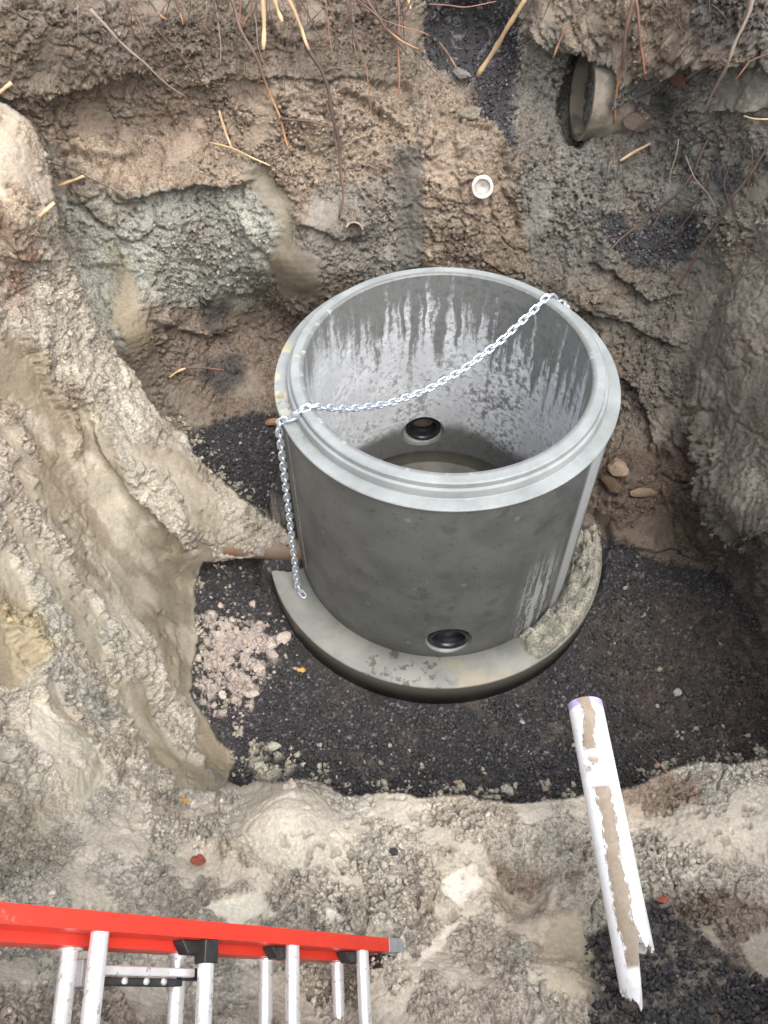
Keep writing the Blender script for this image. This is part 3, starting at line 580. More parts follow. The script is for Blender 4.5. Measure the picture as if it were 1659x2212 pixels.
def mat_slab():
    n = NT("slab_concrete"); o = n.tc.outputs['Object']; X, Y, Zz = n.sep(o); b = n.noise(o, 5, 5, .6); f = n.noise(o, 50, 5, .6)
    c = n.mix(n.ss(b, .35, .65), (.18, .185, .172), (.25, .25, .225))
    c = n.mix(n.ma('MULTIPLY', n.ss(n.noise(o, 3.1, 3), .56, .66), .5), c, (.34, .29, .18))
    spot = n.ma('MULTIPLY', n.ss(n.vor(n.noise(o, 3, 2), 1), 9, 9), 1)
    th = n.ma('ARCTAN2', Y, X); reg_ = n.ma('MULTIPLY', n.ss(th, -2.15, -1.95), n.ss(th, -1.45, -1.62))
    c = n.mix(n.ma('MULTIPLY', n.ma('MULTIPLY', reg_, n.ss(n.noise(o, 19, 5, .65), .53, .60)), .85), c, (.08, .065, .055))
    c = n.mix(n.ma('MULTIPLY', n.ss(n.noise(o, 90, 3, .6), .62, .7), .3), c, (.15, .145, .13))
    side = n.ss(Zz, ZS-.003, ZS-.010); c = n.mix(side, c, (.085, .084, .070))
    n.bump(f, .3, .004); return n.fin(c, .5, spec=.4)
mh = empty("manhole_base", (CX, CY, 0)); tag(mh, "round wet grey concrete manhole ring, open at the top, standing in the pit", "manhole")
RI, RO = .605, .7255
prof = [(RI, .20), (RI, ZT-.006), (RI+.006, ZT), (.656, ZT), (.662, ZT-.005), (.664, ZT-.026), (.675, ZT-.030), (.678, ZT-.036), (.680, ZSH+.004), (.684, ZSH), (.731, ZSH), (.735, ZSH-.004), (.735, ZSH-.010), (RO, ZSH-.016), (RO, ZS), (RO, .12), (RI, .12)]
pv, pf = lathe(prof, 160); me = mesh_np("barrel", pv, pf, smooth=False)
barrel = link("barrel", me, M_BARREL, mh)
def cyl_bm(bm, p, axis, r, L, n=40, r2=None):
    z = Vector(axis).normalized(); m = Matrix.Translation(Vector(p)) @ z.to_track_quat('Z', 'Y').to_matrix().to_4x4()
    bmesh.ops.create_cone(bm, cap_ends=True, segments=n, radius1=r, radius2=r if r2 is None else r2, depth=L, matrix=m)
HOLES = [((.30-CX+.0), -1, .325), ((.228-CX), 1, .350)]        # x offset, front/back, height
def cut(target, build):
    bm = bmesh.new(); build(bm); m = bpy.data.meshes.new("cutter"); bm.to_mesh(m); bm.free(); c = bpy.data.objects.new("cutter", m); COL.objects.link(c)
    c.matrix_world = Matrix.Translation(target.parent.location)
    md = target.modifiers.new("b", 'BOOLEAN'); md.operation = 'DIFFERENCE'; md.object = c; md.solver = 'EXACT'
    bpy.context.view_layer.update(); dg = bpy.context.evaluated_depsgraph_get(); new = bpy.data.meshes.new_from_object(target.evaluated_get(dg))
    old = target.data; target.modifiers.clear(); target.data = new; new.name = target.name; bpy.data.meshes.remove(old); bpy.data.objects.remove(c); bpy.data.meshes.remove(m)
bpy.context.view_layer.update()
for hx, s, hz in HOLES:
    cut(barrel, lambda bm: cyl_bm(bm, (hx, s*.66, hz), (0, s, 0), .097, .4))
cut(barrel, lambda bm: cyl_bm(bm, (HOLES[0][0], -RO-.005, HOLES[0][2]), (0, -1, 0), .100, .07, r2=.135))
cut(barrel, lambda bm: cyl_bm(bm, (HOLES[1][0], RI-.005, HOLES[1][2]), (0, -1, 0), .100, .07, r2=.135))
if barrel.data.materials[0] is None: barrel.data.materials.clear(); barrel.data.materials.append(M_BARREL)
# smooth only the round walls
pn = np.empty(len(barrel.data.polygons)*3, np.float32); barrel.data.polygons.foreach_get('normal', pn); pn = pn.reshape(-1, 3)
barrel.data.polygons.foreach_set('use_smooth', np.abs(pn[:, 2]) < .2)
try: barrel.data.set_sharp_from_angle(angle=R(28))
except Exception: pass
M_SLAB = mat_slab()
sp_ = [(.70, 0), (.70, ZS), (.886, ZS), (.892, ZS-.006), (.892, 0)]
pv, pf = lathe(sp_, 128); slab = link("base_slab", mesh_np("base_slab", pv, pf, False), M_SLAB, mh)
M_WATERFLOOR = mat_simple("wet_invert", (.05, .048, .038), (.085, .08, .066), 7, .6, 0, .08, .002)
fl = [(0.001, .19), (.50, .19), (.505, .196), (.515, .196), (.52, .188), (.604, .186), (.604, .13), (.001, .13)]
pv, pf = lathe(fl, 96); link("inner_floor", mesh_np("inner_floor", pv, pf, False), M_WATERFLOOR, mh)
M_RUB = mat_simple("black_rubber", (.012, .013, .016), (.02, .021, .025), 30, .3)
for hx, s, hz in HOLES:
    pr = [(.0968, -.045), (.0968, .045), (.082, .050), (.078, .035), (.074, .030), (.074, .012), (.079, .004), (.074, -.004), (.074, -.03), (.082, -.048)]
    pv, pf = lathe(pr, 48); me = mesh_np("pipe_boot", pv, pf); b = link("pipe_boot", me, M_RUB, mh)
    b.matrix_local = Matrix.Translation((hx, s*.668, hz)) @ Vector((0, s, 0)).to_track_quat('Z', 'Y').to_matrix().to_4x4()
M_SEAM = mat_simple("seam_grout", (.17, .175, .17), (.28, .29, .285), 30, .6)
bm = bmesh.new()
for z0, z1 in ((.30, .64), (.66, .86), (.88, 1.29)):
    for k in range(4):
        pass
    box_between(bm, (RO*math.cos(R(203)), RO*math.sin(R(203)), z0), (RO*math.cos(R(203)), RO*math.sin(R(203)), z1), (-math.sin(R(203)), math.cos(R(203)), 0), .018, .006)
bm_obj("mould_seam", bm, M_SEAM, mh)

# clay heap lying on the right of the base slab
def polar_heap(name, a0, a1, r0, r1, h, z, n=(150, 60)):
    A, Rr = np.meshgrid(np.linspace(R(a0), R(a1), n[0]), np.linspace(r0, r1, n[1])); s = np.linspace(0, 1, n[1])[:, None]; t = np.linspace(0, 1, n[0])[None]
    P = np.stack([CX+Rr*np.cos(A), CY+Rr*np.sin(A), np.full(A.shape, z)], -1)
    f1, _, i1 = worley(P, 16., 3.); f2, _, _ = worley(P, 40., 7.)
    e = (1-np.abs(2*s-1)**5)*(1-np.abs(2*t-1)**8) ; e = np.clip(e + .35*fbm(P, 14, 3) - .15*(s > .7), 0, 1)
    hgt = h*np.where(e > .12, e**.45, 0)*(.30 + .75*np.clip(1.15-f1*1.3, 0, 1)*(.4+i1) + .25*np.clip(1-f2*1.3, 0, 1)) * (1-.25*s)
    P[..., 2] += hgt - .006; P[..., 0] += .012*fbm(P, 30, 3, 5)*e; P[..., 1] += .012*fbm(P, 30, 3, 8)*e
    ix = np.arange(P[..., 0].size).reshape(A.shape); Fq = np.stack([ix[:-1, :-1], ix[:-1, 1:], ix[1:, 1:], ix[1:, :-1]], -1).reshape(-1, 4)
    me = mesh_np(name, P.reshape(-1, 3), Fq); cc = (C(172,168,152)*(1 + .5*fbm(P, 22, 4, 1., .6)[..., None] - .3*sstep(.4,.7,f1)[..., None])).reshape(-1, 3); attr_col(me, 'tint', np.clip(cc, .01, .8)); attr_f(me, 'smooth_amt', np.zeros(A.size)); return link(name, me, M_SOIL)
tag(polar_heap("clay_heap", -60, 6, .732, .890, .13, ZS), "crumbly pale yellowish clay piled on the right side of the concrete base ring", "clay")

# ------------------------------------------------------------------ chain
def mat_zinc():
    n = NT("galvanised_steel"); f = n.noise(n.tc.outputs['Object'], 200, 3); return n.fin(n.mix(f, (.62, .68, .76), (.80, .85, .90)), .3, .75)
M_ZINC = mat_zinc()
def link_mesh(a=.0115, r=.0125, w=.0054, n=7):
    path = []
    for i in range(9): t = -math.pi/2 + math.pi*i/8; path.append((a+r*math.cos(t), r*math.sin(t)))
    for i in range(9): t = math.pi/2 + math.pi*i/8; path.append((-a+r*math.cos(t), r*math.sin(t)))
    Vv = []; Ff = []; m = len(path)
    for i, (x, y) in enumerate(path):
        x0, y0 = path[i-1]; x1, y1 = path[(i+1) % m]; t = Vector((x1-x0, y1-y0, 0)).normalized(); s = Vector((t.y, -t.x, 0))
        for j in range(n): q = 2*math.pi*j/n; Vv.append(Vector((x, y, 0)) + s*math.cos(q)*w + Vector((0, 0, 1))*math.sin(q)*w)
    for i in range(m):
        for j in range(n): Ff.append((i*n+j, i*n+(j+1) % n, ((i+1) % m)*n+(j+1) % n, ((i+1) % m)*n+j))
    me = bpy.data.meshes.new("chain_link"); me.from_pydata([tuple(v) for v in Vv], [], Ff); me.polygons.foreach_set('use_smooth', np.ones(len(Ff), bool)); me.materials.append(M_ZINC); return me
def ringpt(vx, vy, z, r):
    p = on_z(vx, vy, z); d = np.array([p[0]-CX, p[1]-CY]); d = d/np.linalg.norm(d)*r; return np.array([CX+d[0], CY+d[1], z])
LT = ringpt(655, 887, ZT, .633); LTo = LT.copy(); RT = ringpt(1188, 641, ZT, .633)
def rad(p, r, z): d = np.array([p[0]-CX, p[1]-CY]); d = d/np.linalg.norm(d)*r; return np.array([CX+d[0], CY+d[1], z])
path = [on_z(660, 1291, ZS+.008), on_z(650, 1279, ZS+.01), on_z(643, 1268, ZS+.03)]
top = ringpt(614, 912, ZSH, .752)
foot_ = path[-1]
dfoot = np.hypot(foot_[0]-CX, foot_[1]-CY)
for t in np.linspace(.08, .97, 12):
    q = foot_*(1-t) + top*t; rq = max(np.hypot(q[0]-CX, q[1]-CY), .745); q = rad(q, rq, q[2]); path.append(q)
path += [rad(top, .752, ZSH-.01), rad(top, .738, ZSH+.012), rad((top+LT)/2, .70, ZSH+.022), rad(LT, .672, ZT+.004), rad(LT, .640, ZT+.010), rad(LT, .612, ZT+.008)]
s0, s1 = path[-1], rad(RT, .612, ZT+.008)
for t in np.linspace(.04, .96, 24): q = s0*(1-t)+s1*t; q = q.copy(); q[2] += .0025*math.sin(t*37)-.0; q[2] -= .215*4*t*(1-t)*(1-.12*(t-.5)); path.append(q)
ro = ringpt(1228, 655, ZSH, .70)
path += [s1, rad(RT, .655, ZT+.010), rad((RT+ro)/2, .69, ZSH+.03), rad(ro, .725, ZSH+.010), rad(ro, .748, ZSH-.01), rad(ro, .750, ZSH-.25)]
path = np.array(path); dl = np.r_[0, np.cumsum(np.linalg.norm(np.diff(path, axis=0), axis=1))]
chain = empty("chain", tuple(path[0])); tag(chain, "galvanised steel chain draped across the manhole opening and hanging down its left side", "chain")
lm = link_mesh(); PIT = .0335; nl = int((dl[-1]-.02)/PIT); nl = min(nl, 99)
for i in range(nl):
    s = .01 + PIT*(i+.5); p = np.array([np.interp(s, dl, path[:, c]) for c in range(3)])
    t = np.array([np.interp(s+.016, dl, path[:, c]) - np.interp(s-.016, dl, path[:, c]) for c in range(3)]); t = Vector(t).normalized()
    vw = Vector(p) - Vector((0, 0, HC)); nrml = (vw - t*vw.dot(t)).normalized()
    nrml = Matrix.Rotation(R(22)+(math.pi/2 if i % 2 else 0)+R(random.uniform(-8, 8)), 3, t) @ nrml
    b = nrml.cross(t); Mx = Matrix((t, b, nrml)).transposed().to_4x4(); Mx.translation = Vector(p)
    o = bpy.data.objects.new("chain_link", lm); COL.objects.link(o); o.parent = chain; o.matrix_local = Matrix.Translation(-Vector(path[0])) @ Mx

# ------------------------------------------------------------------ pipes
def muddy(name, base, mud, scale=7, amt=(.5, .56), rough=.4):
    n = NT(name); o = n.tc.outputs['Object']; f = n.noise(o, scale, 6, .65); g = n.noise(o, 70, 4, .6); n.bump(g, .25, .003)
    return n.fin(n.mix(n.ss(f, *amt), base, mud), rough)
# white plastic pipe on the near bench
p_top, p_bot = Vector(at_depth(1264, 1521, 2.78)), Vector(at_depth(1393, 2178, 2.22))
M_PVC = None
def mat_pvc():
    n = NT("muddy_white_plastic"); o = n.tc.outputs['Object']; X, Y, Zz = n.sep(o)
    L = (p_top-p_bot).length
    e = n.noise(n.comb(n.ma('MULTIPLY', X, 3), n.ma('MULTIPLY', Y, 3), n.ma('MULTIPLY', Zz, 1)), 60, 5, .75)
    lo_ = n.noise(o, 7, 4, .6); w = n.ma('ABSOLUTE', n.ma('SUBTRACT', n.ma('ADD', X, n.ma('MULTIPLY', n.ma('SUBTRACT', lo_, .5), .07)), n.ma('MULTIPLY', n.ma('SUBTRACT', e, .5), .05)))
    def zwin(a, b, s=.008): return n.ma('MULTIPLY', n.ss(Zz, a-s, a+s), n.ss(Zz, b+s, b-s))
    top = n.ss(Y, 0, .004)
    m1 = n.ma('MULTIPLY', n.ss(w, .021, .016), zwin(L*.795, L+.1)); m2 = n.ma('MULTIPLY', n.ss(w, .026, .020), zwin(L*.10, L*.665))
    pt = n.ma('MULTIPLY', zwin(L*.715, L*.775, .02), n.ma('MULTIPLY', n.ss(n.noise(o, 38, 5, .6), .47, .56), n.ss(w, .045, .02)))
    mud = n.ma('MULTIPLY', n.ma('MAXIMUM', n.ma('MAXIMUM', m1, m2), pt), top)
    c = n.mix(n.ma('MULTIPLY', n.ss(n.noise(o, 90, 4, .7), .60, .68), .55), (.80, .81, .82), (.38, .34, .28))
    c = n.mix(n.ma('MULTIPLY', n.ss(Zz, L-.028, L-.022), .8), c, (.34, .28, .60)); c = n.mix(mud, c, n.mix(n.noise(o, 50, 5, .6), (.19, .145, .105), (.36, .29, .22))); c = n.mix(n.ma('MULTIPLY', n.ss(n.noise(o, 14, 6, .7), .50, .66), .3), c, (.45, .41, .35))
    n.bump(n.ma('ADD', n.ma('MULTIPLY', mud, .6), n.ma('MULTIPLY', e, .2)), .6, .004)
    return n.fin(c, .45)
def tube_open(name, r_o, r_i, L, n=56, m=48, jag=0., jagdir=0.):
    """thin walled tube along +Z, optionally with a broken low end"""
    Vv = []; a = np.linspace(0, 2*math.pi, n, endpoint=False); 
    base = np.zeros(n)
    if jag > 0:
        ca = np.cos(a); base = np.where(ca < -.25, .135, np.where(ca < .1, .135*(.1-ca)/.35, 0)) + .05*np.clip(ca-.2, 0, 1) + .010*np.abs(np.sin(a*5+1)) + .006*rng.normal(size=n)
    base = base - base.min()
    for r in (r_o, r_i):
        for k in range(m+1):
            z = base + (L-base)*k/m; Vv.append(np.stack([r*np.cos(a), r*np.sin(a), z], -1))
    Vv = np.concatenate(Vv); Fq = []
    for s in (0, 1):
        for k in range(m):
            for j in range(n):
                o = s*(m+1)*n; q = (o+k*n+j, o+k*n+(j+1) % n, o+(k+1)*n+(j+1) % n, o+(k+1)*n+j); Fq.append(q if s == 0 else q[::-1])
    o2 = (m+1)*n
    for k in (0, m):
        for j in range(n): q = (k*n+j, o2+k*n+j, o2+k*n+(j+1) % n, k*n+(j+1) % n); Fq.append(q if k == 0 else q[::-1])
    return mesh_np(name, Vv, np.array(Fq), True)
def pipe_frame(a, b, up):
    z = (Vector(b)-Vector(a)).normalized(); y = Vector(up); y = (y - z*y.dot(z)).normalized(); x = y.cross(z); M = Matrix((x, y, z)).transposed().to_4x4(); M.translation = Vector(a); return M
mid = (p_top+p_bot)/2
L = (p_top-p_bot).length
me = tube_open("plastic_pipe", .057, .050, L, jag=.055, jagdir=R(0)); pv = link("plastic_pipe", me, mat_pvc()); pv.matrix_world = pipe_frame(p_bot, p_top, Vector((0, 0, HC))-mid)
try: me.set_sharp_from_angle(angle=R(40))
except Exception: pass
tag(pv, "long white plastic pipe smeared with mud, its near end broken, jutting over the gravel", "pipe")
# old clay drain stub in the upper right wall
M_CLAYPIPE = muddy("old_clay_pipe", (.12, .10, .078), (.24, .205, .16), 9, (.42, .62), .6)
vdir = Vector(raydir(1256, 205)).normalized(); rgt = Vector((1, 0, 0)); rgt = (rgt - vdir*rgt.dot(vdir)).normalized(); ax = (rgt*.955 + vdir*.295).normalized(); i_ = int(np.argmin(np.abs(ys-205))); j_ = int(np.argmin(np.abs(xs-1300))); d_ = np.linalg.norm(P0[i_, j_]-np.array([0, 0, HC])); pc = Vector((0, 0, HC)) + vdir*float(d_-.03)
me = tube_open("clay_drain", .208, .186, .27, 64, 20); cd = link("clay_drain", me, [M_CLAYPIPE]); cd.matrix_world = pipe_frame(pc, pc+ax, (0, 0, 1))
me.set_sharp_from_angle(angle=R(40)); tag(cd, "old brown clay drain pipe end with a wide open mouth in the upper right wall", "pipe")
# small white pipe end
M_WP = muddy("small_white_plastic", (.74, .72, .68), (.42, .36, .29), 30, (.55, .65), .5); M_PLUG = muddy("mud_plug", (.36, .34, .30), (.46, .43, .38), 30, (.4, .6), .6)
c0 = surf(1042, 404, .035); vd = (Vector((0, 0, HC))-c0).normalized(); a2 = (vd*.8+Vector((.0, -.4, .05))).normalized()
t0 = empty("drain_stub", c0); tag(t0, "small round white pipe end plugged with grey mud, poking from the back wall", "pipe")
o = link("pipe_wall", tube_open("pipe_wall", .053, .040, .14, 40, 4), M_WP, t0); o.matrix_local = pipe_frame(-a2*.12, a2, (0, 0, 1)); 
pvv, pff = lathe([(.001, .0), (.02, .002), (.041, .012), (.041, -.02), (.001, -.02)], 32); o = link("mud_plug", mesh_np("mud_plug", pvv, pff), M_PLUG, t0); o.matrix_local = pipe_frame(-a2*.012, a2, (0, 0, 1))
# curved shard
c0 = surf(765, 500, .03); me = tube_open("clay_shard", .048, .040, .12, 40, 6)
bm = bmesh.new(); bm.from_mesh(me); bmesh.ops.delete(bm, geom=[v for v in bm.verts if v.co.y < .012], context='VERTS'); bm.to_mesh(me); bm.free()
M_SH = muddy("pale_clay_shard", (.36, .30, .24), (.26, .20, .15), 20, (.4, .6), .7)
o = link("clay_shard", me, M_SH); vd = (Vector((0, 0, HC))-c0).normalized(); o.matrix_world = pipe_frame(c0-vd*.07, c0+vd, (0.15, 0, 1)); tag(o, "small curved clay pipe shard arching out of the back wall below the dark roots", "pipe shard")
# terracotta pipe running under the left ridge to the manhole
M_TERRA = muddy("muddy_terracotta", (.20, .095, .045), (.17, .13, .095), 8, (.34, .50), .6)
a = Vector(on_z(486, 1176, .25)); b = Vector(on_z(668, 1190, .20)); L2 = (b-a).length
me = tube_open("terracotta_pipe", .062, .05, L2, 40, 10); o = link("terracotta_pipe", me, M_TERRA); o.matrix_world = pipe_frame(a, b, (0, 0, 1)); me.set_sharp_from_angle(angle=R(40))
tag(o, "rusty brown clay pipe half buried in soil beside the left of the manhole", "pipe")

# ------------------------------------------------------------------ stones, lumps, leaves
def rock(name, vx, vy, sx, sy, sz, tint, label, cat, rot=0, off=.0, seed=0, chip=.25, mat=None, group=None, sub=3, depth=None):
    bm = bmesh.new(); bmesh.ops.create_icosphere(bm, subdivisions=sub, radius=1); P = np.array([v.co[:] for v in bm.verts])
    r2 = np.random.default_rng(seed+5)
    for _ in range(9):                                   # facets: shave with planes
        nn = r2.normal(size=3); nn /= np.linalg.norm(nn); dd = r2.uniform(.55, .85); t = P@nn-dd; P = P - np.outer(np.clip(t, 0, None), nn)
    P *= (1 + chip*fbm(P+seed*3.1, 1.6, 3)[:, None]*.7 + .05*fbm(P+seed, 7, 2)[:, None]); P *= np.array([sx, sy, sz])
    for v, p in zip(bm.verts, P): v.co = p
    o = bm_obj(name, bm, mat or M_CRUMB, smooth=False); attr_col(o.data, 'tint', np.tile(np.array(tint), (len(P), 1)))
    p = surf(vx, vy, off); nz = nrm(vx, vy); o.matrix_world = Matrix.Translation(p) @ nz.to_track_quat('Z', 'Y').to_matrix().to_4x4() @ Matrix.Rotation(R(rot), 4, 'Z')
    return tag(o, label, cat, group)
rock("stone", 1335, 1010, .07, .05, .045, C(150,128,106), "dull tan stone lying just right of the manhole rim", "stone", 20, .03, 1)
rock("stone", 1318, 1048, .075, .045, .04, C(88,70,52), "dark brown lump standing in for the shadow face of the dull tan stone, against the manhole", "stone", 10, .02, 2)  # added lump, coloured dark as the shadow face of the tan stone
rock("stone", 1392, 1062, .10, .03, .025, C(134,112,90), "long flat tan stone to the right of the dark brown lump", "stone", -10, .015, 3)
rock("brick", 1378, 262, .075, .05, .05, C(112,96,82), "blocky brown brick fragment just right of the clay drain pipe", "brick", 15, -.01, 4, .1)
rock("stone", 1470, 160, .09, .05, .045, C(120,84,68), "reddish brown angular stone high in the upper right wall", "stone", -20, .03, 5)
rock("stone", 1016, 243, .065, .035, .03, C(138,128,110), "flat grey brown stone below the dark gravel slot", "stone", 10, .02, 6)
rock("stone", 1000, 160, .06, .035, .025, C(124,120,116), "small grey stone at the foot of the dark gravel slot", "stone", -15, .02, 7)
rock("stone", 588, 912, .05, .03, .025, C(170,125,85), "orange brown stone left of the manhole where the chain hangs over", "stone", 30, .02, 8)
rock("stone", 850, 1840, .018, .015, .013, DARK*1.2, "small black stone on pale clay above the ladder end", "stone", 0, .006, 9)
rock("stone", 1309, 2045, .02, .013, .012, DARK*1.1, "small black stone left of the muddy white pipe", "stone", 0, .006, 10)
rock("stone", 562, 1190, .04, .03, .03, C(150,140,130), "rounded grey lump lying over the rusty brown clay pipe", "stone", 0, .03, 12)
rock("stone", 608, 1100, .03, .04, .03, C(190,185,170), "pale stone wedged behind the hanging chain", "stone", 0, .03, 13)
if 0: rock("clay_lump", 715, 1975, .033, .022, .012, C(215,205,188), "small pale clay chip between the white flake and the ladder", "clay", 60, .01, 14)
pk = [(610,1380,.05),(583,1393,.035),(560,1445,.04),(480,1500,.03),(512,1362,.028),(545,1500,.035),(470,1370,.025),(590,1415,.03),(535,1405,.025)]
for i, (x, y, s) in enumerate(pk):
    rock("clay_lump", x, y, s, s*.7, s*.5, PINK*random.uniform(.85, 1.05), "pale pink clay lump on the dark gravel at the foot of the left bank", "clay", random.uniform(0, 90), .012, 20+i, group="pink clay lumps on the gravel")
for i, (x, y, s, cc) in enumerate([(563,1660,.045,(188,186,160)),(592,1612,.035,(182,180,158)),(1100,1708,.03,(176,176,160)),(990,1690,.025,(170,150,120)),(1462,1497,.03,(180,178,168)),(1425,1445,.02,(160,150,130)),(655,1652,.018,(190,190,176)),(910,1650,.014,(170,170,165)),
                                   (690,1610,.016,(170,168,160)),(1128,1560,.014,(170,168,160)),(1390,1330,.018,(160,158,154)),(1350,1270,.014,(165,160,150)),(480,1010,.02,(190,188,170)),(530,1060,.018,(190,186,170))]):
    rock("pebble", x, y, s, s*.75, s*.6, C(*cc), "pale pebble lying loose on the dark gravel floor", "pebble", random.uniform(0, 180), .006, 40+i, group="pale pebbles on the gravel floor", sub=2)
# flat flake of white clay
def slabby(name, poly, thick, mat_c, label, cat, off=.0, mat=None, curl=0.):
    cx = sum(p[0] for p in poly)/len(poly); cy = sum(p[1] for p in poly)/len(poly); c = surf(cx, cy, .02+off); nn = nrm(cx, cy)
    bm = bmesh.new(); tp = []
    for (x, y) in poly:
        d = raydir(x, y); dv = Vector(d); t = (c-Vector((0, 0, HC))).dot(nn)/dv.dot(nn); q = Vector((0, 0, HC))+dv*t; q += nn*(random.uniform(-.004, .004)+curl*((x-cx)**2+(y-cy)**2)/1000.); tp.append(q-c)
    a_ = [bm.verts.new(q) for q in tp]; b_ = [bm.verts.new(q*1.03-nn*thick) for q in tp]; m = bm.verts.new(nn*.002)
    n_ = len(tp); bm.faces.new(b_[::-1])
    for i in range(n_): j = (i+1) % n_; bm.faces.new((a_[i], b_[i], b_[j], a_[j])); bm.faces.new((m, a_[i], a_[j]))
    o = bm_obj(name, bm, mat or M_CRUMB); o.location = c; attr_col(o.data, 'tint', np.tile(np.array(mat_c), (len(o.data.vertices), 1))); return tag(o, label, cat)
M_LR = mat_simple("red_leaf", (.28, .06, .035), (.20, .05, .035), 60, .5); M_LY = mat_simple("yellow_leaf", (.55, .33, .08), (.45, .25, .06), 60, .5)
def leaf(vx, vy, r, m, label, ex=1.3, rot=0):
    poly = [(vx+r*ex*math.cos(t)*(1+.08*math.sin(3*t)), vy+r*.8*math.sin(t)*(1+.08*math.cos(5*t))) for t in np.linspace(0, 2*math.pi, 14, endpoint=False)]
    return slabby("leaf", poly, .002, (.3, .1, .05), label, "leaf", .02, m, .004)
leaf(428, 1856, 13, M_LR, "red leaf lying on the pale clay bench above the ladder rail"); leaf(1432, 1943, 10, M_LR, "small red leaf just right of the muddy white pipe")
leaf(397, 1728, 9, M_LY, "small yellow leaf at the foot of the left bank"); leaf(651, 1447, 6, M_LY, "tiny orange leaf on black gravel left of the manhole base", 1.6); leaf(62, 2250-0, 5, M_LR, "x") if False else None

# ------------------------------------------------------------------ roots and twigs
def mat_root(name, a, b, c):
    n = NT(name); o = n.tc.outputs['Object']; t = n.attr('along').outputs['Fac']; f = n.noise(o, 60, 4); n.bump(f, .5, .003)
    k = n.ss(n.ma('ADD', t, n.ma('MULTIPLY', f, .15)), .62, .78); return n.fin(n.mix(k, n.mix(f, a, b), c), .65)
MR = {'d': mat_root("dark_root", (.05, .032, .028), (.10, .065, .05), (.12, .07, .05)), 'o': mat_root("peeled_root", (.09, .055, .042), (.16, .10, .072), (.42, .23, .11)),
      's': mat_root("straw_root", (.36, .24, .13), (.48, .33, .19), (.60, .43, .25)), 'r': mat_root("red_root", (.12, .07, .05), (.19, .105, .075), (.30, .13, .075)), 'g': mat_root("grey_root", (.20, .15, .12), (.30, .24, .19), (.24, .18, .14))}
def root(pts, w, kind, label, cat="root", off=.05, off2=None, name="root", group=None, taper=.5):
    # resample with slight wander
    pts = np.array(pts, float); L = np.r_[0, np.cumsum(np.hypot(*np.diff(pts, axis=0).T))]; n = max(6, int(L[-1]/14)); s = np.linspace(0, L[-1], n)
    X = np.interp(s, L, pts[:, 0]); Y = np.interp(s, L, pts[:, 1]); ph = random.uniform(0, 6)
    amp = 2.2 if kind != 's' else .8
    X = X + amp*np.sin(s/21+ph)+random.uniform(-1, 1)*.5; Y = Y + amp*.6*np.sin(s/17+ph*2)
    off2 = off if off2 is None else off2; W = []; rd = []
    ds = [np.linalg.norm(np.array(surf(x, y))-np.array([0, 0, HC])) for x, y in zip(X, Y)]
    ds = np.array(ds); k = 5; pad = np.pad(ds, k, mode='edge'); dm = np.array([pad[i:i+2*k+1].min() for i in range(n)]); dm = np.convolve(np.pad(dm, 3, mode='edge'), np.ones(7)/7, 'valid')
    offs = np.linspace(off, off2, n)
    for i in range(n):
        d = raydir(X[i], Y[i]); d = d/np.linalg.norm(d); q = np.array([0, 0, HC]) + d*(dm[i]-offs[i]); W.append(q); rd.append(w/2/FV*np.linalg.norm(q-np.array([0, 0, HC]))*(1-(1-taper)*(i/(n-1)) if kind != 's' else 1))
    c = W[0].copy(); rd = [r_*(.82+.12*math.sin(i*1.7+ph)) for i, r_ in enumerate(rd)]; me = tube_mesh([q-c for q in W], rd, 7, .22); me.name = name
    al = np.repeat(np.linspace(0, 1, n), 7); attr_f(me, 'along', al)
    o = link(name, me, MR[kind]); o.location = tuple(c); return tag(o, label, cat, group)
